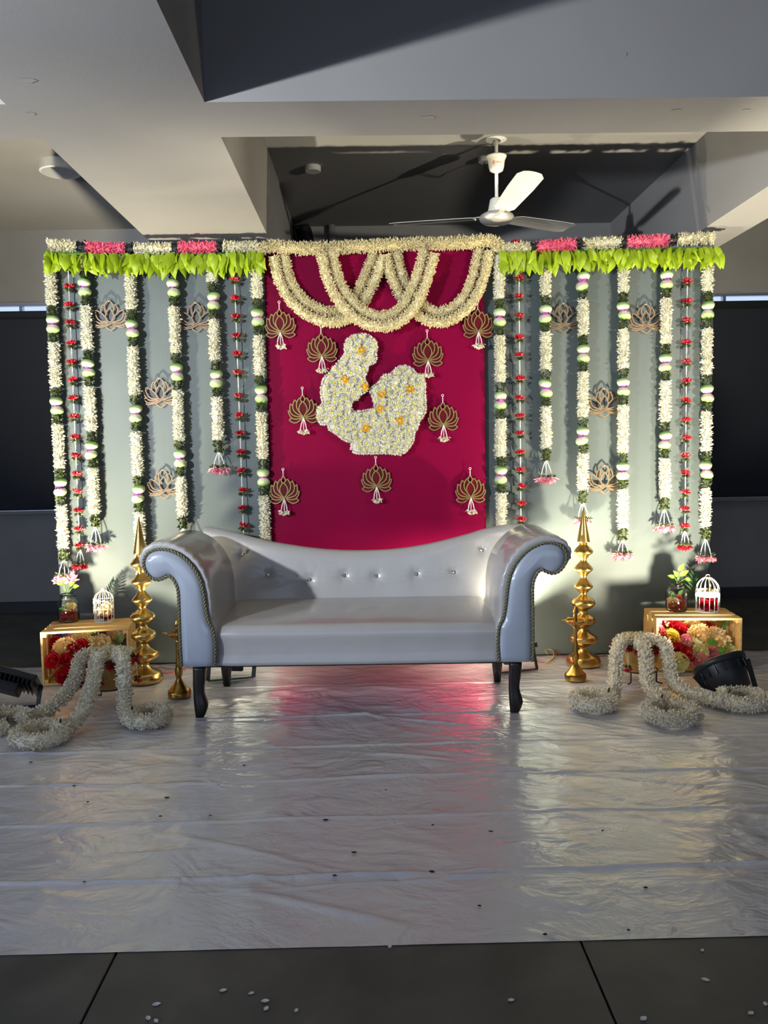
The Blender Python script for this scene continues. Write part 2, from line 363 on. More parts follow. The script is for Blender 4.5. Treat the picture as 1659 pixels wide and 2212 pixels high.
# back wall with two window bands and their blinds
zs = aty(50, 1105, YW)[2]; zt = aty(50, 650, YW)[2]; zbl = aty(50, 671, YW)[2]
WIN = [(X0+.3, -1.0), (1.1, X1-.3)]
wb = MB()
wb.box(((X0+X1)/2, YW+.1, zs/2-.03), (X1-X0, .2, zs+.06)); wb.box(((X0+X1)/2, YW+.1, (zt+ZC)/2), (X1-X0, .2, ZC-zt))
for a, b in ((X0, WIN[0][0]), (WIN[0][1], WIN[1][0]), (WIN[1][1], X1)): wb.box(((a+b)/2, YW+.1, (zs+zt)/2), (b-a, .2, zt-zs))
structure('wall_back', wb, M['wall'], 'grey plastered back wall behind the flower backdrop', 'wall')
for k, (a, b) in enumerate(WIN):
    side = 'left' if k == 0 else 'right'
    f = MB()
    for z in (zs+.012, zt-.012): f.box(((a+b)/2, YW+.12, z), (b-a, .05, .024))
    for x in (a+.012, b-.012, (a+b)/2): f.box((x, YW+.12, (zs+zt)/2), (.024, .05, zt-zs-.05))
    w = structure('window_%d' % (k+1), f, M['alu'], 'wide window with a lowered dark blind, %s of the backdrop' % side, 'window')
    MB().box(((a+b)/2, YW+.125, (zs+zt)/2), (b-a-.03, .006, zt-zs-.03)).build('pane', M['glass'], w)
    bl = MB().box(((a+b)/2, YW+.05, (zs+zbl)/2+.002), (b-a-.01, .006, zbl-zs-.01)).build('blind', M['blind'], w)
    MB().box(((a+b)/2, YW+.035, zbl-.03), (b-a-.01, .05, .06), bev=.01).build('head_rail', M['black'], bl)
    MB().box(((a+b)/2, YW-.02, zs-.006), (b-a+.02, .10, .03), bev=.004).build('sill', M['plaster'], w)
    MB().box(((a+b)/2, YW-.055, zs+.0115), (b-a+.02, .03, .005)).build('sill_trim', M['alu'], w)
structure('baseboard_back', MB().box(((X0+X1)/2, YW-.012, .039), (X1-X0, .024, .102), bev=.004), M['skirting'], 'black skirting along the foot of the back wall', 'skirting')
lw = MB()        # left wall with the long window that lets the daylight in
wy0, wy1, wz0, wz1 = -3.1, 2.3, 1.14, 1.58
lw.box((X0-.1, (YF+YW)/2, wz0/2), (.2, YW-YF, wz0)); lw.box((X0-.1, (YF+YW)/2, (wz1+ZC)/2), (.2, YW-YF, ZC-wz1))
lw.box((X0-.1, (YF+wy0)/2, (wz0+wz1)/2), (.2, wy0-YF, wz1-wz0)); lw.box((X0-.1, (wy1+YW)/2, (wz0+wz1)/2), (.2, YW-wy1, wz1-wz0))
structure('wall_left', lw, M['wall'], 'grey side wall with a long window, left of the stage', 'wall')
structure('wall_right', MB().box((X1+.1, (YF+YW)/2, ZC/2), (.2, YW-YF, ZC)), M['wall'], 'grey side wall right of the stage', 'wall')

# ------------------------------------------------------------------ plastic sheet on the floor
def vnoise(x, y, seed):
    g = np.random.default_rng(seed).normal(size=(64, 64)); xi = np.floor(x).astype(int); yi = np.floor(y).astype(int); fx = x-xi; fy = y-yi
    fx = fx*fx*(3-2*fx); fy = fy*fy*(3-2*fy); G = lambda i, j: g[i % 64, j % 64]
    return (G(xi, yi)*(1-fx)+G(xi+1, yi)*fx)*(1-fy)+(G(xi, yi+1)*(1-fx)+G(xi+1, yi+1)*fx)*fy
def sheet():
    nx, ny = 330, 430; xa, xb = -3.1, 3.3; s = np.linspace(0, 1, nx); t = np.linspace(0, 1, ny)
    fl, fr = atz(0, 2065, 0), atz(1659, 2023, 0)
    X, T = np.meshgrid(xa+(xb-xa)*s, t, indexing='ij')
    yf = fl[1]+(fr[1]-fl[1])*(X-fl[0])/(fr[0]-fl[0]); Y = yf+(4.935-yf)*T
    Z = np.zeros_like(X)
    for sc, st, a, sd, rot in ((2.2, 1.7, .0020, 1, .45), (4.5, 1.6, .0017, 2, -.5), (9, 1.5, .0010, 3, .3), (17, 1.3, .0005, 4, 0)):
        u = X*math.cos(rot)+Y*math.sin(rot); w = -X*math.sin(rot)+Y*math.cos(rot)
        Z += a*(1.0-2.2*np.abs(np.clip(vnoise(u*sc+7, w*sc*st+3, sd), -1, 1)))
    for (a, b, c) in ((830, 1545, .0035), (830, 1612, .004), (830, 1683, .004), (830, 1767, .004), (830, 1890, .005), (830, 1480, .003)):
        y0 = atz(a, b, 0)[1]; d = (Y-(y0+.004*X+.006*vnoise(X*1.3, X*0+b, 9)))
        Z += 1.5*c*np.exp(-(d/.008)**2)
    # one long raised pleat near the front edge
    p0, p1 = atz(470, 1918, 0), atz(960, 2020, 0); e = (p1-p0)[:2]; ln = np.linalg.norm(e); e /= ln
    al = (X-p0[0])*e[0]+(Y-p0[1])*e[1]; ac = -(X-p0[0])*e[1]+(Y-p0[1])*e[0]
    Z += .010*np.exp(-(ac/.016)**2)*np.clip(np.sin(np.clip(al/ln, 0, 1)*math.pi), 0, 1)
    for k in range(26):
        px, py, an, l2 = rng.uniform(-.2, 2.2), rng.uniform(2.1, 3.9), rng.normal(-.25, .25), rng.uniform(.15, .5)
        if k % 3 == 0: px = rng.uniform(-2, .2)
        al = (X-px)*math.cos(an)+(Y-py)*math.sin(an); ac = -(X-px)*math.sin(an)+(Y-py)*math.cos(an)
        Z += rng.uniform(.003, .007)*np.exp(-(ac/rng.uniform(.006, .014))**2)*np.exp(-(al/l2)**2)
    Z -= Z.min(); Z = .0015+Z*np.clip(T*12, .15, 1)
    V = np.stack([X, Y, Z], -1).reshape(-1, 3); i, j = np.meshgrid(np.arange(nx-1), np.arange(ny-1), indexing='ij'); k = (i*ny+j).ravel()
    return MB().add(V, np.stack([k, k+ny, k+ny+1, k+1], 1))
SH = sheet().build('plastic_sheet', M['film'], smooth=True)
tag(SH, 'white floor cloth under shiny crinkled clear plastic sheet', 'sheet')
ZS = .012                                    # things stand on the sheet

# ------------------------------------------------------------------ backdrop: two grey cloth panels, pink drape, pipe frame
YB = 4.95
def cloth(name, m, x0, x1, z0, z1, Y, amp, seed, label, cat):
    nx, nz = 120, 40; X, Z = np.meshgrid(np.linspace(x0, x1, nx), np.linspace(z0, z1, nz), indexing='ij'); h = (z1-Z)/(z1-z0)
    D = amp*(.35+.65*h)*(vnoise(X*3.1+seed, Z*.35+seed, seed)+.5*vnoise(X*8+seed, Z*.5, seed+1))+.25*amp*vnoise(X*6, Z*5, seed+2)
    V = np.stack([X, Y+D, Z], -1).reshape(-1, 3); i, j = np.meshgrid(np.arange(nx-1), np.arange(nz-1), indexing='ij'); k = (i*nz+j).ravel()
    Fq = np.stack([k, k+nz, k+nz+1, k+1], 1); n = len(V)
    mb = MB().add(np.vstack([V, V+np.array([0, .004, 0])]), np.vstack([Fq, Fq[:, ::-1]+n]))
    e = [[j, j+1, n+j+1, n+j] for j in range(nz-1)]+[[(nx-1)*nz+j+1, (nx-1)*nz+j, n+(nx-1)*nz+j, n+(nx-1)*nz+j+1] for j in range(nz-1)]
    mb.f += e; mb.mi += [0]*len(e)
    return tag(mb.build(name, m, smooth=True), label, cat)
gl0, gl1 = aty(111, 900, YB)[0], aty(590, 700, YB)[0]; gr0, gr1 = aty(1040, 700, YB)[0], aty(1537, 900, YB)[0]
ZT = 2.50
cloth('backdrop_cloth', M['greycloth'], gl0, gl1, .012, ZT, YB, .004, 3, 'grey cloth backdrop panel left of the pink drape', 'backdrop')
cloth('backdrop_cloth', M['greycloth'], gr0, gr1, .012, ZT, YB, .004, 11, 'grey cloth backdrop panel right of the pink drape', 'backdrop')
cloth('drape', M['pinkcloth'], aty(577, 800, YB-.025)[0], aty(1047, 800, YB-.025)[0], .014, ZT+.01, YB-.025, .004, 21, 'bright pink cloth drape hanging in the middle of the backdrop', 'drape')
fr = thing('pipe_frame', 'metal pipe frame holding up the cloth panels from behind', 'frame', (0, YB+.05, 0))
for x in (gl0+.03, gl1, gr0, gr1-.03):
    MB().tube([(x, YB+.05, 0), (x, YB+.05, ZT-.03)], .019, 12).build('upright', M['alu'], fr)
    MB().tube([(x, YB+.03, .02), (x, YB+.45, .02)], .016, 10).build('foot', M['alu'], fr)
MB().tube([(gl0, YB+.05, ZT-.03), (gr1, YB+.05, ZT-.03)], .019, 12).build('top_rail', M['alu'], fr)

# ------------------------------------------------------------------ flower kit (meshes shared by all garlands)
YS = 4.890                                   # plane of the hanging garlands
def seg_mesh(kind, L):
    key = (kind, round(L/.02))
    if key not in seg_cache:
        Lq = max(.02, round(L/.02)*.02); mb = MB(); path = [(0, 0, -.004), (0, 0, -Lq/2), (0, 0, -Lq+.004)]
        if kind == 'white': fuzz(mb, path, .036, 9500, .022, .0046, .45, .6)
        elif kind == 'dark': fuzz(mb, path, .034, 5200, .022, .0085, .8, .25)
        seg_cache[key] = (mb.mesh(kind+'_segment', M['white' if kind == 'white' else 'darkleaf']), Lq)
    return seg_cache[key]
seg_cache = {}
def petal(L, W, curve, tipw=.0, nu=6, nv=5, cup=.3):
    """one petal: runs up +Z, opens towards +X; curve(u) gives (out, up)"""
    V = []; U = []
    for i in range(nu):
        u = i/(nu-1); o, z = curve(u); w = W*(math.sin(math.pi*min(1, (u*.86+.07)))**.8+tipw*u)
        for j in range(nv):
            s = 2*j/(nv-1)-1; V.append((o-cup*w*s*s, w*s, z)); U.append(u)
    F = [[i*nv+j, i*nv+j+1, (i+1)*nv+j+1, (i+1)*nv+j] for i in range(nu-1) for j in range(nv-1)]
    return np.array(V), F, np.array(U)
def spin(V, a): c, s = math.cos(a), math.sin(a); return np.stack([V[:, 0]*c-V[:, 1]*s, V[:, 0]*s+V[:, 1]*c, V[:, 2]], 1)
def lotus_meshes(seed):
    r = random.Random(seed); mb = MB(); n = 8; pink = r.random()
    for ring in (0, 1):
        for k in range(n):
            R = .038*(1.0-.10*ring); H = .043+.003*ring; tip = r.uniform(.50, .68)
            V, F, U = petal(1, .0205, lambda u: (R*(math.sin(math.pi*(.05+.70*u))**.7)*(1-.18*u)+.001, H*(u**1.15)), nu=7, nv=5, cup=.35)
            V = spin(V, 2*math.pi*(k+.5*ring)/n+r.uniform(-.06, .06))
            g = np.array([.22, .40, .08]); wv = np.array([.70, .78, .50]); p = np.array([.72, .22, .50])
            t = np.clip(U*1.35-.18, 0, 1)[:, None]; col = g*(1-t)+wv*t
            q = np.clip((U-.72)*3.2, 0, 1)[:, None]*(.25+.75*pink)*r.uniform(.4, 1.0); col = col*(1-q)+p*q
            mb.add(V, F, 0, col)
    core = MB()
    for k in range(7):
        V, F, U = petal(1, .010, lambda u: (.016*math.sin(math.pi*(.2+.55*u)), .020+.040*u), nu=5, nv=3)
        core.add(spin(V, 2*math.pi*k/7+r.uniform(-.2, .2)), F)
    core.lathe([(.012, .020), (.014, .034), (.007, .050), (.001, .056)], 8)
    return mb.mesh('lotus_bud', M['lotus'], True), core.mesh('lotus_core', M['magenta'], True)
LOTUS = [lotus_meshes(s) for s in range(5)]
def ring_buds(mb, n, up, r0, L, w, flat=.3, spread=.25, z0=0.0, mi=0, mid=.6):
    a = np.linspace(0, 2*math.pi, n, endpoint=False)+rng.uniform(-spread, spread, n)
    D = np.stack([np.cos(a), np.sin(a), np.full(n, up)+rng.normal(0, .12, n)], 1); P = np.stack([np.cos(a)*r0, np.sin(a)*r0, np.full(n, z0)], 1)
    buds(mb, P, D, L*rng.uniform(.85, 1.15, n), w, flat, mi, mid)
def red_flower_meshes():
    a = MB(); ring_buds(a, 9, .55, .003, .027, .0062, .5); ring_buds(a, 7, 1.3, .002, .026, .006, .5); ring_buds(a, 4, 3.0, 0, .024, .006, .6)
    b = MB(); ring_buds(b, 9, -.55, .002, .024, .0062, .3, z0=-.002); ring_buds(b, 6, -1.4, .002, .024, .006, .3, z0=-.002)
    return a.mesh('red_flower', M['red']), b.mesh('leaf_tuft', M['darkleaf'])
RED = [red_flower_meshes() for _ in range(4)]
def tassel_meshes(petals, n=36, L=.043):
    a = MB(); P = rng.normal(0, .004, (n, 3)); D = rng.normal(0, .75, (n, 3)); D[:, 2] = -np.abs(D[:, 2])*.7-.15
    buds(a, P, D, L*rng.uniform(.7, 1.1, n), .0052, .3, 0, .65)
    b = MB(); ring_buds(b, 8, .25, .002, .026, .0055, .3, z0=.006); ring_buds(b, 5, .9, .002, .024, .005, .3, z0=.008)
    return a.mesh('tassel_flower', petals), b.mesh('leaf_tuft', M['darkleaf'])
TAS_PINK = [tassel_meshes(M['palepink']) for _ in range(3)]
TAS_RED = [tassel_meshes(M['red'], 30, .032) for _ in range(2)]
TAS_WHITE = [tassel_meshes(M['white'], 22, .024) for _ in range(3)]
def along(p, q):
    """matrix with local -Z running from p to q"""
    d = Vector((p-q).tolist()); return Matrix.Translation(Vector(p.tolist()))@d.to_track_quat('Z', 'Y').to_matrix().to_4x4()
def tassel(t, top, bot, spread, kit, n=3, leaf=True):
    for k in range(n):
        dx = spread*((k-(n-1)/2)/max(1, (n-1)/2)); e = np.array(bot)+np.array([dx, -.006+.012*(k % 2), .006*((k+1) % 2)])
        mb = MB(); beads(mb, spline([np.array(top), (np.array(top)+e)/2+np.array([dx*.15, 0, 0]), e], 12), .0038, .0078); mb.build('bead_string', M['bead'], t)
        fm = kit[k % len(kit)]; f = put('tassel_flower', fm[0], t, TR(e, RZ(rng.uniform(0, 6))))
        if leaf: put('leaf_tuft', fm[1], f, TR(e, RZ(rng.uniform(0, 6))))
def garland(name_label, line, vtop, lotus, vend, tas=None, group='white hanging garlands'):
    us, vs = [p[0] for p in line], [p[1] for p in line]
    c = np.polyfit(vs, us, 1); px = lambda v: aty(np.polyval(c, v), v, YS)
    t = thing('flower_garland', name_label, 'garland', px(vend).tolist(), group)
    cuts = []; v = vtop
    for k, cl in enumerate(lotus):
        if cl-39 > v+4: cuts.append(('white', v, cl-39))
        cuts += [('dark', max(v, cl-39), cl-19), ('lotus', cl-19, cl+19), ('dark', cl+19, cl+38)]; v = cl+38
    if tas: cuts += [('white', v, tas[0]-13), ('dark', tas[0]-13, tas[0]+13)]
    else: cuts.append(('white', v, vend))
    for kind, a, b in cuts:
        p, q = px(a), px(b)
        if kind == 'lotus':
            z = np.array([0, 0, 1.0]); i = rng.integers(0, 5); j = rng.integers(0, 5); tl = rng.normal(0, .10, 4)
            wa = TR(p+z*.002)@RX(math.pi+tl[0])@RY(tl[1])@RZ(rng.uniform(0, 6))@Matrix.Diagonal((1.1, 1.1, 1.1, 1)); wb_ = TR(q-z*.002)@RX(tl[2])@RY(tl[3])@RZ(rng.uniform(0, 6))@Matrix.Diagonal((1.1, 1.1, 1.1, 1))
            a_ = put('lotus_bud', LOTUS[i][0], t, wa); put('core', LOTUS[i][1], a_, wa)
            b_ = put('lotus_bud', LOTUS[j][0], t, wb_); put('core', LOTUS[j][1], b_, wb_)
        else:
            L = np.linalg.norm(q-p); me, Lq = seg_mesh(kind, L)
            put(kind.replace('white', 'white_flower').replace('dark', 'leaf')+'_segment', me, t, along(p, q)@RZ(rng.uniform(0, 6))@Matrix.Diagonal((1, 1, L/Lq, 1)), 'stuff')
    if tas: tassel(t, px(tas[0]+10), px(tas[1]), .034, TAS_PINK)
    return t
def red_string(label, line, flowers, vtop, tas=None, vend=None):
    us, vs = [p[0] for p in line], [p[1] for p in line]; c = np.polyfit(vs, us, 1); px = lambda v: aty(np.polyval(c, v), v, YS+.015)
    vb = flowers[-1] if vend is None else vend
    t = thing('red_flower_string', label, 'garland', px(vb).tolist(), 'red flower strings')
    mb = MB(); beads(mb, [px(vtop), px((vtop+vb)/2), px(vb)], .0042, .0088); mb.build('bead_string', M['bead'], t, kind='stuff')
    for v in flowers:
        p = px(v); k = rng.integers(0, 4); w = TR(p, RX(rng.normal(0, .12))@RY(rng.normal(0, .14))@RZ(rng.uniform(0, 6)), 1.28)
        f = put('red_flower', RED[k][0], t, w); put('leaf_tuft', RED[k][1], f, w)
    if tas: tassel(t, px(tas[0]), px(tas[1]), .026, TAS_RED)
    return t
G = 'hanging white garland with lotus buds'
garland('leftmost white garland with green lotus buds on the left grey panel edge', [(109, 590), (124, 900), (135, 1150)], 560, [701, 877, 1052], 1244, (1198, 1246))
garland('white lotus garland with pink tassel ending above the left birdcage', [(183.5, 600), (195, 900), (206, 1125)], 560, [621.5, 796, 972], 1180, (1125, 1180))
garland('white lotus garland running down behind the left tall brass lamp', [(282, 600), (292, 894), (301, 1100)], 565, [710, 894, 1067], 1240)
garland('white lotus garland hanging just above the left sofa arm', [(374.7, 623), (385, 900), (395, 1129)], 575, [623, 804, 991], 1190, (1129, 1180))
garland('shortest white lotus garland with pink tassel on the left grey panel', [(458, 600), (467, 820), (472, 965)], 560, [650.6, 819], 1016, (964.5, 1013))
garland('white lotus garland along the left edge of the pink drape', [(554, 600), (564.5, 900), (573, 1150)], 545, [686, 852, 1031.6], 1230)
garland('white lotus garland along the right edge of the pink drape', [(1078, 600), (1081, 900), (1083.5, 1130)], 550, [686, 866, 1026.6], 1210)
garland('shortest white lotus garland with pink tassel on the right grey panel', [(1178, 600), (1179, 800), (1179.7, 980)], 560, [678.5, 839], 1036, (982, 1034))
garland('white lotus garland with pink tassel behind the right tall brass lamp tip', [(1259.5, 608), (1259.5, 940), (1259, 1070)], 560, [608, 764, 941.5], 1128, (1073, 1126))
garland('white lotus garland right of the small lotus cutouts on the right panel', [(1346.6, 600), (1346.6, 850), (1345, 1155)], 560, [671.5, 836, 1017.6], 1205, (1154.6, 1199))
garland('white lotus garland between the highest right cutout and the red string', [(1439, 600), (1438, 850), (1435, 1088)], 560, [605, 783.6, 951], 1145, (1088, 1139))
garland('rightmost white garland with lotus buds on the right grey panel edge', [(1528.7, 600), (1526.5, 900), (1523.7, 1150)], 545, [670, 850, 1015], 1208, (1152, 1204))
red_string('string of red flowers and white beads nearest the far left edge', [(147, 577), (161, 900), (172, 1181)], [577, 621.5, 661, 700, 744, 785, 824, 863, 902.5, 947, 987, 1026.6, 1064.5, 1106, 1145.6, 1181], 560, (1184, 1222))
red_string('string of red flowers left of the pink drape', [(507.6, 606), (516, 900), (526.6, 1138)], [606, 647, 687, 728, 767, 807.6, 858, 900, 939, 980, 1020, 1062, 1100, 1138, 1178], 565)
red_string('string of red flowers right of the pink drape', [(1121, 602), (1124, 900), (1125, 1125)], [602.5, 643, 685, 731.6, 769.6, 820, 862, 901, 939, 980, 1018, 1053, 1091, 1125, 1160], 560)
red_string('string of red flowers and white beads nearest the far right edge', [(1485, 569), (1482, 910), (1479.5, 1139)], [569, 611, 653.6, 695, 742, 783.6, 826.5, 868, 909.5, 948, 987, 1024.5, 1066, 1102, 1139], 555, (1142, 1181))

# ------------------------------------------------------------------ valance: cream, pink and dark bands over lime leaves
def leaf_mesh(seed, L=.105, W=.030):
    r = random.Random(seed); n = 7; V = []; tw = r.uniform(-.5, .5); cu = r.uniform(-.03, .03); fold = r.uniform(.25, .7)
    for i in range(n):
        u = i/(n-1); w = W*math.sin(math.pi*(u**.75)*.96+.05)*(1-.25*u); z = -L*u; y = -.022*math.sin(u*2.4)+cu*u*u; a = tw*u
        for s in (-1, 0, 1): V.append((s*w*math.cos(a)+.01*cu*30*u*u, y+abs(s)*w*fold+s*w*math.sin(a), z))
    F = [[i*3+j, i*3+j+1, i*3+3+j+1, i*3+3+j] for i in range(n-1) for j in range(2)]
    return MB().add(V, F).mesh('leaf', M['lime'], True)
LEAVES = [leaf_mesh(s) for s in range(9)]
def valance(label, bands, spine, fx0, fx1, fy):
    sp = np.array(spine, float); pv = lambda u: float(np.interp(u, sp[:, 0], sp[:, 1]))
    t = thing('valance_garland', label, 'garland', aty((fx0+fx1)/2, fy((fx0+fx1)/2), YS-.01).tolist(), 'top valances')
    for kind, a, b in bands:
        mb = MB(); path = [aty(u, pv(u), YS-.02) for u in np.linspace(a, b, 5)]
        if kind == 'black': fuzz(mb, path, .038, 3600, .026, .010, .7, .25)
        else: fuzz(mb, path, .040, 7600, .028, .0056, .35, .55)
        nm = {'cream': 'cream_flower_band', 'pink': 'pink_flower_band', 'black': 'dark_leaf_band'}[kind]
        mb.build(nm, M[{'cream': 'cream', 'pink': 'pinkpetal', 'black': 'blackleaf'}[kind]], t, kind='stuff')
    n = int((fx1-fx0)/9.0)
    for row in range(3):
        for k in range(n):
            u = fx0+(fx1-fx0)*(k+.5+.33*row+random.uniform(-.3, .3))/n
            if u > fx1: continue
            p = aty(u, fy(u)+(-2, 5, 12)[row]+random.uniform(-3, 3), YS-.036-.008*(2-row)-.008*random.random())
            put('leaf', random.choice(LEAVES), t, TR(p, RZ(random.uniform(-1.2, 1.2))@RY(random.uniform(-.5, .5))@RX(random.uniform(-.2, .5)), random.uniform(.75, 1.1)))
    mb = MB().tube([aty(fx0, fy(fx0)+2, YS-.01), aty((fx0+fx1)/2, fy((fx0+fx1)/2)+2, YS-.01), aty(fx1, fy(fx1)+2, YS-.01)], .012, 8); mb.build('leaf_cord', M['green'], t)
    return t
valance('cream, pink and dark banded flower valance with lime leaves over the left panel', [('cream', 106, 166), ('black', 164, 190), ('pink', 187, 273), ('black', 270, 294), ('cream', 290, 372), ('black', 370, 388), ('pink', 385, 468), ('black', 466, 486), ('cream', 482, 560)],
        [(100, 528), (140, 531), (230, 537), (330, 538), (430, 535), (520, 534), (570, 534)], 97, 566, lambda u: 546+4*math.sin((u-97)/469*math.pi))
valance('cream, pink and dark banded flower valance with lime leaves over the right panel', [('cream', 1082, 1146), ('black', 1143, 1162), ('pink', 1157, 1244), ('black', 1241, 1263), ('cream', 1258, 1340), ('black', 1337, 1356), ('pink', 1352, 1445), ('black', 1442, 1466), ('cream', 1462, 1541)],
        [(1075, 537), (1115, 538), (1200, 530), (1300, 526), (1400, 521), (1500, 515), (1550, 514)], 1074, 1550, lambda u: 545-9*(u-1074)/476)
# stray dark leaves at the right end of the valance and a red bud over its left end
tw = thing('leaf_sprig', 'dark pointed leaves sticking up at the right end of the valance', 'leaves', aty(1500, 508, YS).tolist())
for u, v in ((1545, 486), (1538, 494), (1530, 499)):
    p, q = aty(1506, 507, YS+.03), aty(u, v, YS+.03); d = q-p; n = np.array([0, -1.0, .2]); w = unit(np.cross(d, n))*.016
    MB().add([p, p+d*.5+w, q, p+d*.5-w, p+d*.5+np.array([0, -.006, 0])], [[0, 4, 1], [1, 4, 2], [2, 4, 3], [3, 4, 0]]).build('leaf', M['palm'], tw)
rb = thing('red_bud', 'small red flower peeking over the cream start of the right valance', 'flower', aty(1114, 524, YS+.04).tolist())
wr = TR(aty(1114, 526, YS+.04), RX(.1), 1.2); rf = put('petals', RED[1][0], rb, wr); put('leaf_tuft', RED[1][1], rf, wr)

# ------------------------------------------------------------------ cream garland bar and swags over the pink drape
bar = thing('garland_bar', 'thick cream garland stretched level above the pink drape', 'garland', aty(820, 545, YS-.02).tolist())
mb = MB(); path = spline([aty(u, v, YS-.02) for u, v in ((556, 541), (590, 531), (620, 535), (700, 536), (780, 532), (860, 528), (940, 526), (1010, 524), (1055, 519), (1076, 528), (1072, 545))], 60)
fuzz(mb, path, .040, 12500, .020, .0042, .45, .6); mb.build('flowers', M['yellowish'], bar, kind='stuff')
def swag(label, pts, Y, off=11.5):
    P = spline(pts, 50); T = np.gradient(P, axis=0); T /= np.linalg.norm(T, axis=1, keepdims=True); Nn = np.stack([-T[:, 1], T[:, 0]], 1)
    t = thing('garland_swag', label, 'garland', aty(P[25][0], P[25][1]+20, Y).tolist(), 'cream double swags')
    for s in (-1, 1):
        mb = MB(); fuzz(mb, [aty(*(P[k]+s*off*Nn[k]), Y-.008*s) for k in range(50)], .034, 12500, .019, .0042, .4, .6)
        mb.build('strand', M['yellowish'], t, kind='stuff')
swag('cream double swag hanging left over the pink drape, behind the middle one', [(602, 552), (615, 605), (643, 650), (685, 678), (722, 684), (754, 674), (777, 645), (799, 600), (819, 550)], YS)
swag('cream double swag hanging right over the pink drape, behind the middle one', [(845, 548), (858, 600), (880, 640), (905, 668), (940, 685), (976, 678), (1010, 648), (1033, 600), (1046, 540)], YS)
swag('cream double swag in front of the other two, middle of the pink drape', [(706, 548), (722, 610), (750, 655), (788, 686), (825, 694), (860, 684), (890, 650), (912, 600), (927, 545)], YS-.055)

# ------------------------------------------------------------------ lotus cutouts
def leafpoly(base, tip, w, bend=0.0, n=18, fat=.5):
    b, t = np.array(base, float), np.array(tip, float); d = t-b; L = np.linalg.norm(d); d /= L; q = np.array([-d[1], d[0]]); R = []
    for s in (1, -1):
        for i in range(n):
            u = i/n if s == 1 else 1-i/n
            h = math.sin(math.pi*u**(math.log(.5)/math.log(fat)))**.85
            R.append(b+d*L*u+q*(s*w*h+bend*math.sin(math.pi*u)))
    return np.array(R)
def inside(p, poly):
    x, y = p; c = False; n = len(poly); j = n-1
    for i in range(n):
        if (poly[i][1] > y) != (poly[j][1] > y) and x < (poly[j][0]-poly[i][0])*(y-poly[i][1])/(poly[j][1]-poly[i][1])+poly[i][0]: c = not c
        j = i
    return c
def ribbon(mb, P2, hw, y0, y1):
    P = np.array(P2); T = np.gradient(P, axis=0); T /= np.linalg.norm(T, axis=1, keepdims=True)+1e-9; Nn = np.stack([-T[:, 1], T[:, 0]], 1); n = len(P)
    a, b = P+Nn*hw, P-Nn*hw; V = [(p[0], y0, p[1]) for p in a]+[(p[0], y0, p[1]) for p in b]+[(p[0], y1, p[1]) for p in a]+[(p[0], y1, p[1]) for p in b]; F = []
    for i in range(n-1):
        F += [[i, i+1, n+i+1, n+i], [2*n+i, 3*n+i, 3*n+i+1, 2*n+i+1], [i, 2*n+i, 2*n+i+1, i+1], [n+i, n+i+1, 3*n+i+1, 3*n+i]]
    F += [[0, n, 3*n, 2*n], [n-1, 3*n-1, 4*n-1, 2*n-1][::1]]
    mb.add(V, F)
def cut(petals, hw, th):
    """outlines of overlapping petals, front first; a petal behind is cut where one in front covers it"""
    out = []
    for k, poly in enumerate(petals):
        mb = MB(); P = np.vstack([poly, poly[:1]]); run = []
        for p in P:
            if any(inside(p, petals[j]) for j in range(k)):
                if len(run) > 1: ribbon(mb, run, hw, -th/2, th/2)
                run = []
            else: run.append(p)
        if len(run) > 1: ribbon(mb, run, hw, -th/2, th/2)
        out.append(mb)
    return out
S1 = 1/13.825*4.90/1750                      # zoomed photograph to metres on the backdrop
def g2(x, y): return ((x-630)*S1, (1060-y)*S1)
gp = [leafpoly(g2(630, 1055), g2(615, 600), 120*S1, 0, fat=.52)]
for s in (-1, 1):
    m = lambda x, y: g2(630+s*(x-630), y)
    gp.append(leafpoly(m(630, 1060), m(740, 495), 105*S1, -s*30*S1, fat=.6))
for s in (-1, 1): gp.append(leafpoly(g2(630, 1060), g2(630+s*250, 550), 95*S1, -s*75*S1, fat=.6))
for s in (-1, 1): gp.append(leafpoly(g2(630, 1062), g2(630+s*380, 665), 85*S1, -s*105*S1, fat=.62))
for s in (-1, 1): gp.append(leafpoly(g2(630, 1066), g2(630+s*450, 865), 85*S1, -s*75*S1, fat=.6))
for s in (-1, 1): gp.append(leafpoly(g2(630+s*40, 1090), g2(630+s*430, 1140), 78*S1, -s*28*S1, fat=.58))
gp.insert(1, leafpoly(g2(615, 620), g2(615, 405), 62*S1, 0, fat=.42))
gold_frames = [m_.mesh('petal_outline', M['gold']) for m_ in cut(gp, 16*S1, .005)]
gold_panes = []
for k, poly in enumerate(gp):
    mb = MB(); mb.prism(poly, .0005, .0015); gold_panes.append(mb.mesh('petal_pane', M['panemaroon']))
def gold_lotus(label, u, v, Y=4.896):
    """u,v: where the petals meet"""
    p = aty(u, v, Y); t = thing('lotus_ornament', label, 'ornament', p.tolist(), 'gold and maroon lotus ornaments')
    for k in range(len(gp)):
        a = put('petal_outline', gold_frames[k], t, TR(p+np.array([0, .0012*k, 0])))
        if k != 1: put('petal_pane', gold_panes[k], a, TR(p+np.array([0, .0012*k+.001, 0])))
    top = p+np.array([g2(615, 405)[0], 0, g2(615, 405)[1]])
    mb = MB(); beads(mb, [top, top+np.array([0, 0, .034])], .0034, .0065); mb.build('hanging_beads', M['bead'], t)
    a = np.linspace(0, 2*math.pi, 14, endpoint=False); c = top+np.array([0, 0, .041])
    MB().tube([(c[0]+.0065*math.cos(k), c[1], c[2]+.0065*math.sin(k)) for k in a], .0014, 6, closed=True).build('hanging_ring', M['bead'], t)
    tassel(t, p+np.array([.0, -.006, -.004]), p+np.array([.0, -.012, -.086]), .019, TAS_WHITE, leaf=False)
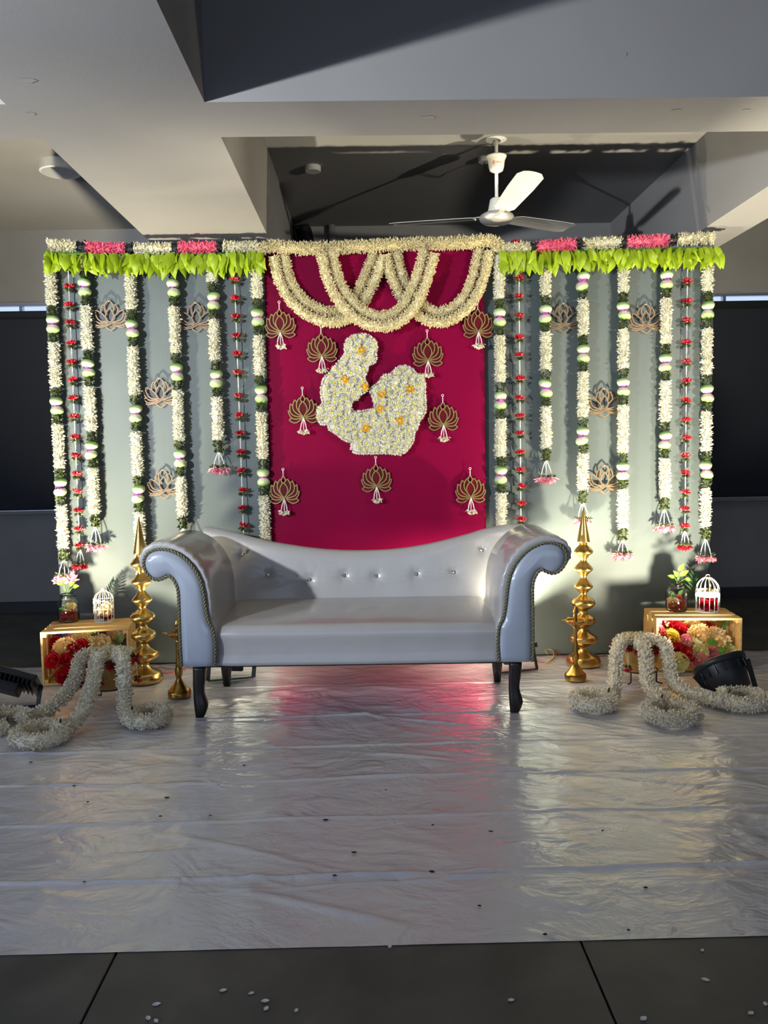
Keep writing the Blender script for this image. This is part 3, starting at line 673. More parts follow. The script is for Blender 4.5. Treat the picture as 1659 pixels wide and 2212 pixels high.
for l, u, v in (('gold and maroon lotus ornament at the top left corner of the pink drape', 605.5, 716.5), ('gold and maroon lotus ornament left of the flower figure head', 695.5, 768.5), ('gold and maroon lotus ornament touching the left side of the flower figure', 655.5, 901),
                ('gold and maroon lotus ornament at the top right corner of the pink drape', 1033.5, 716), ('gold and maroon lotus ornament above the right side of the flower figure', 924.5, 778), ('gold and maroon lotus ornament right of the flower figure', 958, 917),
                ('gold and maroon lotus ornament low on the left edge of the pink drape', 614, 1076), ('gold and maroon lotus ornament below the flower figure', 813.5, 1050), ('gold and maroon lotus ornament low on the right edge of the pink drape', 1017, 1074)):
    gold_lotus(l, u, v)
S2 = 1/15.08*4.90/1750
def c2(x, y): return ((x-705)*S2, (990-y)*S2)
cp = [leafpoly(c2(705, 995), c2(705, 545), 128*S2, 0, fat=.40)]
def both(x, y, w, bend, fat=.6, b=(705, 990)):
    for s in (-1, 1): cp.append(leafpoly(c2(*b), c2(705+s*(x-705), y), w*S2, -s*bend*S2, fat=fat))
both(1150, 625, 110, 60, .58); both(900, 440, 120, 30, .62)
cp.insert(3, leafpoly(c2(705, 900), c2(695, 310), 150*S2, 0, fat=.60))
both(1240, 715, 80, 105, .6); both(1250, 985, 75, 55, .6)
both(1165, 1150, 85, -20, .5, (760, 1000)); cp.append(leafpoly(c2(705, 1000), c2(740, 1255), 150*S2, 0, fat=.45))
copper_frames = [m_.mesh('petal_outline', M['copper']) for m_ in cut(cp, 17*S2, .006)]
def copper_lotus(label, u, v, Y=4.928):
    p = aty(u, v, Y); t = thing('lotus_cutout', label, 'ornament', p.tolist(), 'copper lotus cutouts on the grey panels')
    for k in range(len(cp)): put('petal_outline', copper_frames[k], t, TR(p))
    top = p+np.array([c2(695, 310)[0], 0, c2(695, 310)[1]])
    MB().tube([top-np.array([0, 0, .004]), top+np.array([0, .01, .020])], .0013, 6).build('hook', M['black'], t)
    MB().lathe([(.0001, -.003), (.003, -.002), (.003, .002), (.0001, .003)], 8, top-np.array([0, .003, .006])).build('bead', M['bead'], t)
for l, u, v in (('copper lotus cutout high on the left panel, nearest the outer edge', 237.5, 695.5), ('copper lotus cutout high on the left panel, nearest the pink drape', 424, 699), ('copper lotus cutout halfway down the left panel', 346, 862), ('lowest copper lotus cutout on the left panel', 354, 1059),
                ('copper lotus cutout high on the right panel, nearest the pink drape', 1217, 700), ('copper lotus cutout high on the right panel, nearest the outer edge', 1395, 702), ('copper lotus cutout halfway down the right panel', 1305, 883), ('lowest copper lotus cutout on the right panel', 1306, 1049)):
    copper_lotus(l, u, v)

# ------------------------------------------------------------------ flower-covered figure on the drape
S3 = 6.144
sil = [(660, 130), (760, 140), (850, 200), (890, 300), (870, 390), (885, 460), (850, 520), (770, 545), (755, 640), (720, 700), (760, 820), (750, 900), (690, 925), (650, 930), (640, 1000), (570, 995), (545, 1060), (535, 1120), (590, 1165), (700, 1150), (860, 1135), (850, 1060), (825, 950), (785, 875), (850, 810), (920, 770), (960, 680), (1060, 670), (1120, 600), (1190, 555), (1290, 550), (1370, 600), (1420, 660), (1500, 690), (1530, 800), (1530, 950), (1540, 1150), (1490, 1240), (1450, 1290), (1430, 1370), (1380, 1440), (1370, 1560), (1310, 1650), (1220, 1735), (1000, 1715), (880, 1720), (640, 1720), (540, 1680), (560, 1580), (430, 1530), (360, 1470), (250, 1400), (240, 1330), (130, 1330), (95, 1240), (95, 1130), (170, 1040), (140, 950), (140, 820), (190, 700), (280, 620), (370, 510), (440, 430), (470, 380), (450, 310), (480, 220), (560, 150)]
YFIG = 4.885
def fpx(x, y, Y=YFIG): return aty(670+x/S3, 700+y/S3, Y)
poly3 = np.array([[fpx(*q)[0], fpx(*q)[2]] for q in sil]); cen = poly3.mean(0)
fig = thing('flower_figure', 'figure shaped board covered in white chrysanthemums, middle of the pink drape', 'flower figure', (cen[0], YFIG, poly3[:, 1].min()))
def shrink(P, d):
    T = np.roll(P, -1, 0)-np.roll(P, 1, 0); T /= np.linalg.norm(T, axis=1, keepdims=True); Nn = np.stack([-T[:, 1], T[:, 0]], 1)
    A = .5*np.sum(P[:, 0]*np.roll(P[:, 1], -1)-np.roll(P[:, 0], -1)*P[:, 1]); return P+Nn*d*(1 if A > 0 else -1)
inner = shrink(poly3, .010)
MB().prism(inner, YFIG-.004, YFIG+.028).build('backing_board', M['foam'], fig)
rimmb = MB(); ring = resample(np.vstack([inner, inner[:1]]), 1500)[0]; nr = len(ring); T = np.gradient(ring, axis=0); Nn = -np.stack([-T[:, 1], T[:, 0]], 1)/np.linalg.norm(T, axis=1, keepdims=True)
A3 = .5*np.sum(inner[:, 0]*np.roll(inner[:, 1], -1)-np.roll(inner[:, 0], -1)*inner[:, 1]); Nn *= (1 if A3 > 0 else -1)
yy = rng.uniform(-.012, .026, nr); buds(rimmb, np.stack([ring[:, 0], YFIG+yy, ring[:, 1]], 1), np.stack([Nn[:, 0], rng.normal(-.15, .35, nr), Nn[:, 1]], 1)+rng.normal(0, .25, (nr, 3)), .019*rng.uniform(.7, 1.15, nr), .0045, .5)
nf = 3600; q = rng.uniform(poly3.min(0), poly3.max(0), (nf, 2)); q = np.array([k for k in q if inside(k, inner)])
fillmb = MB(); buds(fillmb, np.stack([q[:, 0], np.full(len(q), YFIG-.003), q[:, 1]], 1), rng.normal(0, .6, (len(q), 3))+np.array([0, -1, 0]), .012, .0042, .5)
rimmb.build('rim_petals', M['mumwhite'], fig, kind='stuff'); fillmb.build('shaded_filler_petals', M['mumshade'], fig, kind='stuff')
def mum_mesh(pet, centre):
    a = MB(); ring_buds(a, 14, .22, .004, .0265, .0046, .35, .08); ring_buds(a, 11, .70, .003, .019, .0042, .35, .12); b = MB()
    b.lathe([(.0085, .006), (.0075, .0105), (.0001, .0125)], 8)
    return a.mesh('flower', pet), b.mesh('centre', centre)
MUM = [mum_mesh(M['mumwhite'], M['yellowcentre']) for _ in range(4)]; MUMY = mum_mesh(M['yellowflower'], M['yellowflower'])
yel = [fpx(*k) for k in ((680, 350), (460, 740), (725, 830), (950, 935), (1320, 870), (930, 1120), (1190, 1280), (735, 1380))]
pts = [np.array([k[0], k[2]]) for k in yel]; ny = len(pts); tries = 0; inner2 = shrink(poly3, .016)
while tries < 9000 and len(pts) < 290:
    tries += 1; k = rng.uniform(poly3.min(0), poly3.max(0))
    if inside(k, inner2) and min(np.sum((k-p)**2) for p in pts) > .0315**2: pts.append(k)
for i, k in enumerate(pts):
    me = MUMY if i < ny else MUM[i % 4]; w = TR((k[0], YFIG-.012-rng.uniform(0, .006), k[1]), RX(math.pi/2+rng.normal(0, .18))@RY(rng.normal(0, .18))@RZ(rng.uniform(0, 6)), (1.05 if i < ny else rng.uniform(.82, 1.02)))
    f = put('flower', me[0], fig, w); put('centre', me[1], f, w)

# ------------------------------------------------------------------ sofa
fl, fr_ = atz(433, 1548, ZS), atz(1115, 1538, ZS)
SO = (fl+fr_)/2; SRZ = math.atan2(fr_[1]-fl[1], fr_[0]-fl[0]); SO[2] = 0
SN = np.array([-math.sin(SRZ), math.cos(SRZ), 0]); SXv = np.array([math.cos(SRZ), math.sin(SRZ), 0])
WS = Matrix.Translation(Vector(SO.tolist()))@RZ(SRZ)
def sl(u, v, dy=0.0):
    """pixel to sofa coordinates on the plane dy behind the front legs"""
    p = atplane(u, v, SO+SN*dy, SN); return np.array([np.dot(p-SO, SXv), dy, p[2]])
sofa = thing('sofa', 'grey-blue two seat sofa with rolled arms under clear plastic, on the sheet', 'sofa', SO.tolist(), rz=SRZ)
def zp(x, y): return (290+x/6.144, 1120+y/6.144)
panel_px = [(640, 1950), (625, 1700), (612, 1350), (600, 1000), (570, 870), (520, 785), (460, 748), (400, 775), (330, 800), (255, 785), (190, 730), (148, 650), (142, 560), (190, 470), (280, 425), (380, 415), (480, 435), (600, 490), (710, 580), (800, 690), (870, 830), (910, 1000), (940, 1200), (980, 1380), (1040, 1500), (1066, 1700), (1060, 1955)]
FY = -.035                                   # front plane of the arms, just ahead of the legs
pan = np.array([sl(*zp(x, y), FY) for x, y in panel_px])[:, [0, 2]]
pan_s = spline(pan, 90)                       # open run, closed along the straight bottom
ZL = pan_s[:, 1].min(); pan_s[0, 1] = pan_s[-1, 1] = ZL
def offs(P, d): 
    T = np.gradient(P, axis=0); T /= np.linalg.norm(T, axis=1, keepdims=True); return P+np.stack([-T[:, 1], T[:, 0]], 1)*d
# the padded arm behind the panel is fatter over the top and on the seat side
k = np.arange(90)/89; grow = .004+.034*np.clip((k-.36)/.10, 0, 1)*np.clip((.985-k)/.16, 0, 1)
arm_p = offs(pan_s, grow[:, None]*1.0); arm_p[0, 1] = arm_p[-1, 1] = ZL
ARM_D = .60
def arm(side):
    sg = 1 if side == 'L' else -1
    def cvt(P, y): return np.stack([sg*P[:, 0], np.full(len(P), y), P[:, 1]], 1)
    mb = MB(); n = 90; rings = []
    for y, d in ((FY+.012, -.030), (FY+.004, -.012), (FY+.010, -.004), (FY+.030, 0), (FY+.10, .002), (FY+.22, .0), (FY+.36, .0), (FY+ARM_D-.03, 0), (FY+ARM_D, -.015)):
        P = offs(arm_p, d); P[:, 1] = np.maximum(P[:, 1], ZL)
        if y < FY+.05:                       # gathered folds along the front roll
            w = 1.0+.0; P = offs(P, (.0035*np.sin(np.arange(n)*2.3)*np.clip((k-.38)/.05, 0, 1)*np.clip((.9-k)/.1, 0, 1))[:, None])
        rings.append(cvt(P, y))
    V = np.concatenate(rings); F = []
    for i in range(len(rings)-1):
        for j in range(n):
            q = [i*n+j, i*n+(j+1) % n, (i+1)*n+(j+1) % n, (i+1)*n+j]; F.append(q if sg > 0 else q[::-1])
    F.append([(len(rings)-1)*n+j for j in range(n)][::sg]); F.append(list(range(n))[::-sg])
    mb.add(V, F); a = mb.build('arm', M['sofa'], sofa, True, world=WS)
    # bulging front panel
    mb = MB(); rings = []
    for y, d in ((FY+.012, .0), (FY-.004, -.002), (FY-.012, -.010), (FY-.018, -.024), (FY-.021, -.036)):
        rings.append(cvt(offs(pan_s, d), y))
    V = np.concatenate(rings); F = []
    for i in range(len(rings)-1):
        for j in range(n):
            q = [i*n+j, (i+1)*n+j, (i+1)*n+(j+1) % n, i*n+(j+1) % n]; F.append(q if sg < 0 else q[::-1])
    F.append([(len(rings)-1)*n+j for j in range(n)][::sg]); mb.add(V, F)
    mb.build('arm_front', M['sofafront'], sofa, True, world=WS)
    # twisted rope piping round the panel
    R = cvt(offs(pan_s, .004), FY-.006); P, L = resample(R, 420); T, A, B = frames(P); ph = np.linspace(0, L/.034*2*math.pi, 420); mb = MB()
    for q in (0, math.pi): mb.tube(P+.0042*(np.cos(ph+q)[:, None]*A+np.sin(ph+q)[:, None]*B), .0048, 6)
    mb.build('piping', M['rope'], sofa, True, world=WS)
arm('L'); arm('R')
# seat
xi = pan[-3, 0]+.008; zt_ = sl(780, 1347, 0)[2]; zb_ = sl(780, 1432, 0)[2]
yback = (atz(780, 1289, zt_+.01)-SO)@SN
mb = MB(); nx, ns = 60, 26; prof = []
yf_ = FY+.012
for u in np.linspace(0, 1, 10): prof.append((yf_+.012*math.sin(math.pi*u), zb_+(zt_-.05-zb_)*u))
for a in np.linspace(0, math.pi/2, 7)[1:]: prof.append((yf_+.05*(1-math.cos(a)), zt_-.05+.05*math.sin(a)))
for u in np.linspace(0, 1, 12)[1:]: prof.append((yf_+.05+(yback+.06-yf_-.05)*u, zt_+.018*math.sin(math.pi*min(1, u*.9+.05))))
prof.append((yback+.06, zb_)); V = []
for i in range(nx):
    x = xi-.012+(-2*xi+.024)*i/(nx-1); e = min(1, min(i, nx-1-i)/5.0)
    for (y, z) in prof: V.append((x, y+.010*(1-e), z-(.012*(1-e)**2 if z > zt_-.03 else 0)+.0012*math.sin(x*40+z*60)*(1-e)))
m_ = len(prof); F = [[i*m_+j, (i+1)*m_+j, (i+1)*m_+j+1, i*m_+j+1] for i in range(nx-1) for j in range(m_-1)]+[[i*m_+m_-1, (i+1)*m_+m_-1, (i+1)*m_, i*m_] for i in range(nx-1)]
F += [list(range(m_)), list(range((nx-1)*m_, nx*m_))[::-1]]; mb.add(V, F); mb.build('seat', M['sofa'], sofa, True, world=WS)
# dipping back with buttons
top_px = [(442, 1138), (455, 1138), (500, 1147), (560, 1163), (620, 1174), (700, 1184), (780, 1187), (860, 1183), (930, 1172), (1000, 1155), (1050, 1141), (1090, 1133), (1112, 1131), (1122, 1132)]
YTB = yback+.115; tp = np.array([sl(u, v, YTB) for u, v in top_px]); tps = spline(tp[:, [0, 2]], 220)
bt_px = [(525, 1196), (579.5, 1242.6), (666.5, 1252), (741, 1243), (810, 1244), (897, 1240), (978, 1236), (1039, 1188)]
def backy(z, zt2): return yback-.005+.085*np.clip((z-zt_)/(.42), 0, 1)
BT = []
for u, v in bt_px:
    p = sl(u, v, yback+.03); 
    for _ in range(3): p = sl(u, v, float(backy(p[2], 0)))
    BT.append(p)
mb = MB(); V = []; nb = 30
for (x, zz) in tps:
    prof = []
    for u in np.linspace(0, 1, 36): z = zt_-.06+(zz-.045-zt_+.06)*u; prof.append([x, float(backy(z, zz)), z])
    ye = prof[-1][1]
    for a in np.linspace(0, math.pi, 9)[1:]: prof.append([x, ye+.055*(1-math.cos(a)), zz-.045+.045*math.sin(a)])
    prof.append([x, ye+.11, .32]); prof.append([x, ye+.05, zb_+.01]); prof.append([x, ye-.02, zb_+.01])
    V += prof
V = np.array(V); m_ = len(V)//220
for p in BT:
    d2 = (V[:, 0]-p[0])**2+(V[:, 2]-p[2])**2; fr0 = V[:, 1] < p[1]+.06
    th_ = np.arctan2(V[:, 2]-p[2], V[:, 0]-p[0]); ph_ = rng.uniform(0, 6)
    V[:, 1] += np.where(fr0, .013*np.exp(-d2/.0007)+.004*np.exp(-d2/.006)+.0022*np.exp(-d2/.0022)*(1-np.exp(-d2/.0002))*np.cos(9*th_+ph_+2*np.sin(2*th_)), 0)
F = [[i*m_+j, (i+1)*m_+j, (i+1)*m_+(j+1) % m_, i*m_+(j+1) % m_] for i in range(219) for j in range(m_)]+[list(range(m_)), list(range(219*m_, 220*m_))[::-1]]
mb.add(V, F); bk = mb.build('backrest', M['sofa'], sofa, True, world=WS)
bm = MB().lathe([(.0001, .013), (.006, .0115), (.0105, .006), (.0115, 0)], 14, capt=True, capb=False).mesh('button', M['chrome'], True)
for p in BT: put('button', bm, bk, WS@TR((p[0], p[1]+.006, p[2]), RX(math.pi/2)))
MB().box((0, (yf_+yback)/2+.03, zb_-.006), (2*abs(xi)+.24, yback-yf_-.02, .02)).build('underframe', M['blackplastic'], sofa, world=WS)
# legs
def leg(rows, cx, cy, flip):
    mb = MB(); V = []; n = 12
    for (z, c, w, d) in rows:
        for a in np.linspace(0, 2*math.pi, n, endpoint=False):
            ca, sa = math.cos(a), math.sin(a); e = .55; V.append((cx+flip*c+w*math.copysign(abs(ca)**e, ca), cy+d*math.copysign(abs(sa)**e, sa), z))
    F = [[i*n+k, i*n+(k+1) % n, (i+1)*n+(k+1) % n, (i+1)*n+k] for i in range(len(rows)-1) for k in range(n)]+[list(range(n))[::-1], [(len(rows)-1)*n+k for k in range(n)]]
    return mb.add(V, F)
mpp = 3.94/1750
def lrow(y, xa, xb): yy_ = 1380+y/10.37; return (ZS-.004+(1547.8-yy_)*mpp, ((xa+xb)/2-350)/10.37*mpp, (xb-xa)/2/10.37*mpp, (xb-xa)/2/10.37*mpp*.95)
rows = [lrow(*r) for r in ((1745, 285, 470), (1690, 255, 476), (1600, 215, 484), (1480, 185, 492), (1380, 205, 498), (1290, 238, 503), (1180, 262, 505), (1050, 256, 506), (950, 240, 503), (800, 220, 497), (650, 207, 494), (560, 205, 494))]
spx = abs(sl(433, 1500, 0)[0])+.003
for s in (-1, 1): leg(rows, s*spx, .015, -s*-1 if s < 0 else -1).build('leg', M['darkwood'], sofa, True, world=WS)
yl = (atz(488, 1479, ZS)-SO)@SN
for s in (-1, 1):
    x = s*abs(sl(490, 1470, yl)[0])
    leg([(ZS-.004, 0, .019, .019), (.10, 0, .028, .028), (.19, 0, .033, .030), (.30, 0, .034, .03)], x, yl, 1).build('leg', M['darkwood'], sofa, True, world=WS)

# ------------------------------------------------------------------ flood lights (each carries its own lamp)
WARM = (1.0, .90, .66)
def lamp_on_stand(label, light, loc):
    d = (light.matrix_basis if False else light.rotation_euler.to_matrix()).col[2]; n = -np.array(d); n = unit(n); t = thing('stand_lamp', label, 'lamp', (loc.x, loc.y, 0), 'lamps on stands'); W = TR(np.array(loc)-n*.03)@basis(n, (n[1], -n[0], 0))
    MB().box((0, 0, -.05), (.26, .20, .06), bev=.008).build('housing', M['black'], t, world=W); MB().box((0, 0, -.0185), (.22, .16, .003)).build('lens', M['lens'], t, world=W)
    MB().tube([(loc.x-n[0]*.09, loc.y-n[1]*.09, .75), (loc.x-n[0]*.09, loc.y-n[1]*.09, loc.z-.06)], .012, 10).build('upper_pole', M['black'], t)
    MB().tube([(loc.x-n[0]*.09, loc.y-n[1]*.09, .25), (loc.x-n[0]*.09, loc.y-n[1]*.09, .78)], .017, 10).build('lower_pole', M['black'], t)
    for k in range(3):
        a = 2*math.pi*k/3; MB().tube([(loc.x-n[0]*.09, loc.y-n[1]*.09, .55), (loc.x-n[0]*.09+.45*math.cos(a), loc.y-n[1]*.09+.45*math.sin(a), .012)], .010, 8).build('leg', M['black'], t)
def lamp_in(parent, pos, d, power, angle, rad=.05, blend=.35, col=WARM):
    l = bpy.data.lights.new('flood_lamp', 'AREA'); l.shape = 'DISK'; l.size = 2*rad; l.energy = power; l.spread = angle; l.color = col
    o = bpy.data.objects.new('flood_lamp', l); C.objects.link(o); o.parent = parent; o.matrix_parent_inverse = WM[parent.name].inverted()
    o.matrix_basis = TR(pos, Vector((-np.array(d)).tolist()).to_track_quat('Z', 'Y').to_matrix().to_4x4())
def basis(n, xh):
    z = unit(np.array(n, float)); x = np.array(xh, float); x = unit(x-z*np.dot(x, z)); y = np.cross(z, x); return Matrix(((x[0], y[0], z[0], 0), (x[1], y[1], z[1], 0), (x[2], y[2], z[2], 0), (0, 0, 0, 1)))
def led_flood(label, c, n, xh, w, h, power, angle, beam=None):
    """square LED flood: c centre of the face, n where it looks, xh its long side"""
    t = thing('flood_light', label, 'flood light', (c[0], c[1], ZS), 'flood lights'); B = basis(n, xh); W = TR(c)@B
    MB().box((0, 0, -.018), (w, h, .032), bev=.005).build('housing', M['black'], t, world=W)
    MB().box((0, 0, -.0035), (w*.86, h*.82, .004)).build('lens', M['lens'], t, world=W)
    for k in range(int(w/.022)):
        MB().box((-w/2+.02+k*.022, 0, -.046), (.0035, h*.92, .028)).build('fin', M['black'], t, world=W)
    MB().box((0, 0, -.075), (w*.5, h*.5, .05), bev=.006).build('driver_box', M['blackplastic'], t, world=W)
    P = np.array(W@Vector((w/2+.008, 0, -.02))); Q = np.array(W@Vector((-w/2-.008, 0, -.02))); nb = unit(np.array([n[0], n[1], 0.0])+1e-6)
    a = MB(); s = np.array([0, 0, ZS+.004])
    e1 = np.array([P[0]-nb[0]*.03, P[1]-nb[1]*.03, 0])+s; e2 = np.array([Q[0]-nb[0]*.03, Q[1]-nb[1]*.03, 0])+s
    xx = unit(P-Q)
    for p, q in ((P, e1), (e1, e2), (e2, Q)):
        d = q-p; L = np.linalg.norm(d); z = d/L; y = unit(np.cross(z, nb if abs(np.dot(z, nb)) < .9 else np.array([0, 0, 1.0]))); x = np.cross(y, z)
        a.box((p+q)/2, (.024 if abs(z[2]) > .3 else .005, .005 if abs(z[2]) > .3 else .024, L), np.stack([y, x, z], 1) if abs(z[2]) > .3 else np.stack([np.array([0, 0, 1.0]), np.cross(z, np.array([0, 0, 1.0])), z], 1))
    a.build('bracket', M['black'], t)
    lamp_in(t, np.array(W@Vector((0, 0, .03))), n if beam is None else unit(np.array(beam)), power, angle); return t
lamp_on_stand('black lamp on a tripod stand out in front at the left', SL, LAMP_L)
lamp_on_stand('black lamp on a tripod stand out in front at the right', SR, LAMP_R)
# behind the sofa, washing the drape
for lab, u, v, pw, nn, dd in (('black flood light on the floor behind the left sofa leg', 503, 1468, 125, (.06, .16, 1.0), .0), ('black flood light on the floor behind the right sofa leg', 1108, 1452, 150, (-.20, .18, 1.0), .0)):
    p = atz(u, v, ZS); led_flood(lab, (p[0], p[1]+.03, .16), nn, (1, .25, 0), .24, .18, pw, math.radians(140))
# left square flood in front of the left crate
cL = np.array([aty(22, 1453, 4.15)[0], 4.15, aty(22, 1453, 4.15)[2]])
nL = unit(np.array([.22, .56, .80])); led_flood('black square flood light with cooling fins at the far left edge', cL, nL, (1, 0, -.42), .32, .24, 52, math.radians(114), (.14, .40, .90))
# right round flood
cR = aty(1553, 1434, 4.12); nR = unit(np.array([-.24, .54, .80]))
pf = thing('par_light', 'black round stage flood light in front of the right crate', 'flood light', (cR[0], cR[1], ZS), 'flood lights'); W = TR(cR)@basis(nR, (1, 0, .3))
MB().lathe([(.118, -.020), (.138, -.016), (.140, .010), (.132, .014), (.124, .010), (.120, -.004)], 40, capb=False, capt=False).build('rim', M['black'], pf, True, world=W)
MB().lathe([(.119, -.004), (.0001, .002)], 32, capb=True, capt=False).build('lens', M['lens'], pf, True, world=W)
MB().lathe([(.085, -.150), (.098, -.145), (.112, -.060), (.124, -.018), (.124, -.006)], 36, capt=True).build('housing', M['black'], pf, True, world=W)
for k in range(18):
    a = 2*math.pi*k/18; MB().box((.118*math.cos(a), .118*math.sin(a), -.040), (.022, .004, .05), np.array(RZ(a).to_3x3())).build('fin', M['black'], pf, world=W)
MB().box((.02, -.02, -.160), (.09, .07, .03), bev=.006).build('connector_box', M['blackplastic'], pf, world=W)
for s, e1, e2 in ((-1, (1536, 1500), (1549, 1506)), (1, (1633, 1489), (1640, 1484))):
    P = np.array(W@Vector((s*.145, 0, -.02))); q = atz(*e1, ZS+.006); d = q-P; L = np.linalg.norm(d); z = d/L; y = unit(np.cross(z, np.array([1.0, 0, 0]))); x = np.cross(y, z)
    MB().box((P+q)/2, (.026, .006, L), np.stack([x, y, z], 1), bev=.002).build('bracket_leg', M['black'], pf)
P = [np.array(W@Vector((s*.13, -.01, -.03))) for s in (-1, 1)]; q1, q2 = atz(1523, 1482, ZS+.008), atz(1608, 1474, ZS+.008)
MB().tube(spline([P[0], q1+np.array([-.01, 0, .03]), q1+np.array([.02, 0, 0]), q2+np.array([-.02, 0, 0]), q2+np.array([.01, 0, .03]), P[1]], 40), .006, 8).build('bracket_bow', M['black'], pf, True)
MB().tube(spline([np.array(W@Vector((.02, -.03, -.17))), atz(1545, 1478, .06), atz(1541, 1487, ZS+.006), atz(1560, 1492, ZS+.005)], 20), .004, 6).build('cable', M['black'], pf, True)
lamp_in(pf, np.array(W@Vector((0, 0, .03))), unit(np.array([-.08, .42, .90])), 54, math.radians(120))

# ------------------------------------------------------------------ brass lamps
prof_big = [(2045, 200), (2030, 212), (1985, 211), (1975, 203), (1955, 200), (1935, 182), (1925, 170), (1900, 92), (1850, 56), (1830, 50), (1800, 62), (1785, 110), (1760, 150), (1735, 176), (1715, 180), (1700, 170), (1690, 172), (1680, 160), (1640, 82), (1592, 46), (1570, 46), (1540, 105), (1500, 144), (1470, 147), (1450, 140), (1440, 130), (1420, 100), (1385, 52), (1340, 56), (1320, 100), (1300, 126), (1272, 147), (1240, 145), (1228, 132), (1215, 128), (1200, 95), (1162, 52), (1150, 38), (1120, 55), (1080, 95), (1062, 116), (1040, 118), (1026, 106), (1015, 100), (1000, 85), (950, 46), (935, 36), (900, 55), (862, 95), (842, 116), (822, 118), (808, 106), (795, 98), (780, 84), (735, 42), (715, 38), (700, 45), (660, 72), (632, 112), (612, 119), (596, 112), (585, 104), (572, 96), (530, 50), (500, 45), (492, 46), (491, 80), (480, 79), (60, 6), (50, .5)]
def brass_lamp(label, u, v, sc=1.0):
    b = atz(u, v, ZS); k = 4.774e-4*sc; t = thing('tall_brass_lamp', label, 'oil lamp', b.tolist(), 'tall tiered brass lamps')
    cutz = 495; base = [(r*k, (2045-y)*k) for y, r in prof_big if y > cutz]; cone = [(r*k, (2045-y)*k) for y, r in prof_big if y <= cutz]
    MB().lathe(base, 48, capt=True).build('tiered_stem', M['brass'], t, True, world=TR(b)); MB().lathe(cone, 40).build('cone_finial', M['brass'], t, True, world=TR(b))
    return b
bl_ = brass_lamp('tall tiered brass lamp half hidden behind the left sofa arm', 314, 1471, .985)
brass_lamp('tall tiered brass lamp beside the right sofa arm', 1260, 1435, .985)
prof_small = [(2160, 130), (2140, 135), (2085, 132), (2070, 112), (2055, 100), (2020, 72), (1985, 50), (1950, 32), (1925, 30), (1900, 42), (1850, 46), (1820, 36), (1800, 30), (1780, 34), (1760, 32), (1640, 20), (1610, 26), (1590, 24), (1560, 22), (1540, 26), (1510, 20), (1490, 30), (1470, 70), (1430, 118), (1405, 132), (1400, 128), (1425, 100), (1440, 30), (1420, 24), (1370, 22), (1350, 30), (1330, 20), (1310, 30), (1290, 31), (1260, 18), (1205, 1)]
def small_lamp(label, u, v, sc, beak):
    b = atz(u, v, ZS); k = 4.52e-4*sc; t = thing('small_brass_lamp', label, 'oil lamp', b.tolist(), 'small brass oil lamps')
    st = [(r*k, (2160-y)*k) for y, r in prof_small]; i0 = [i for i, q in enumerate(prof_small) if q[0] == 1490][0]; i1 = [i for i, q in enumerate(prof_small) if q[0] == 1440][0]
    MB().lathe(st[:i0+1], 36).build('stem', M['oldbrass'], t, True, world=TR(b)); MB().lathe(st[i0:i1+1], 36, capb=False, capt=False).build('dish', M['oldbrass'], t, True, world=TR(b))
    MB().lathe(st[i1:], 24).build('finial', M['oldbrass'], t, True, world=TR(b))
    zr = (2160-1405)*k
    for a in beak:
        d = np.array([math.cos(a), math.sin(a), 0]); q = np.array([-d[1], d[0], 0]); r = 110*k; tip = d*(182*k)+np.array([0, 0, zr+.004])
        MB().add([d*r+q*.022+[0, 0, zr], d*r-q*.022+[0, 0, zr], tip, d*r+[0, 0, zr-.018]], [[0, 2, 3], [2, 1, 3], [0, 3, 1], [0, 1, 2]]).build('spout', M['oldbrass'], t, world=TR(b))
small_lamp('small brass oil lamp in front of the left sofa arm', 388, 1504, 1.0, (math.pi, 1.9, .6, -.6, -1.9))
small_lamp('small brass oil lamp in front of the right tall brass lamp', 1243, 1468, .98, (math.pi, 1.9, .6, -.6, -1.9))

# ------------------------------------------------------------------ crates, jars, cages
def crate(label, fl_px, rz, w, d, h, backs):
    """fl_px: front left foot. Opening faces the camera."""
    o = atz(*fl_px, ZS); t = thing('wooden_crate', label, 'crate', o.tolist(), 'wooden crates', rz); W = TR(o)@RZ(rz); th = .012
    pl = (d-2*.030)/3
    for k in range(3):
        y = pl/2+k*(pl+.030)
        MB().box((w/2, y, h-th/2), (w, pl, th), bev=.0015).build('top_slat', M['crate'], t, world=W); MB().box((w/2, y, th/2), (w, pl, th), bev=.0015).build('bottom_slat', M['crate'], t, world=W)
        for x in (th/2, w-th/2): MB().box((x, y, h/2), (th, pl, h-2*th-.001), bev=.0015).build('side_slat', M['crate'], t, world=W)
    for x in (th+.010, w-th-.010):
        for z in (th+.010, h-th-.010): MB().box((x, d/2, z), (.02, d-.004, .02), bev=.002).build('corner_batten', M['crate'], t, world=W)
    for (z0, z1) in backs: MB().box((w/2, d+.0065, (z0+z1)/2), (w, .012, z1-z0), bev=.0015).build('back_slat', M['crate'], t, world=W)
    return o, W
CH = .305
cl_o, cl_W = crate('wooden slat crate full of roses at the left, open at the back', (92, 1482), .15, .475, .30, CH, [(.012, .07)])
cr_o, cr_W = crate('wooden slat crate full of roses at the right, brightly lit inside', (1417, 1449), -.10, .475, .30, CH, [(.01, .12), (.13, .245)])
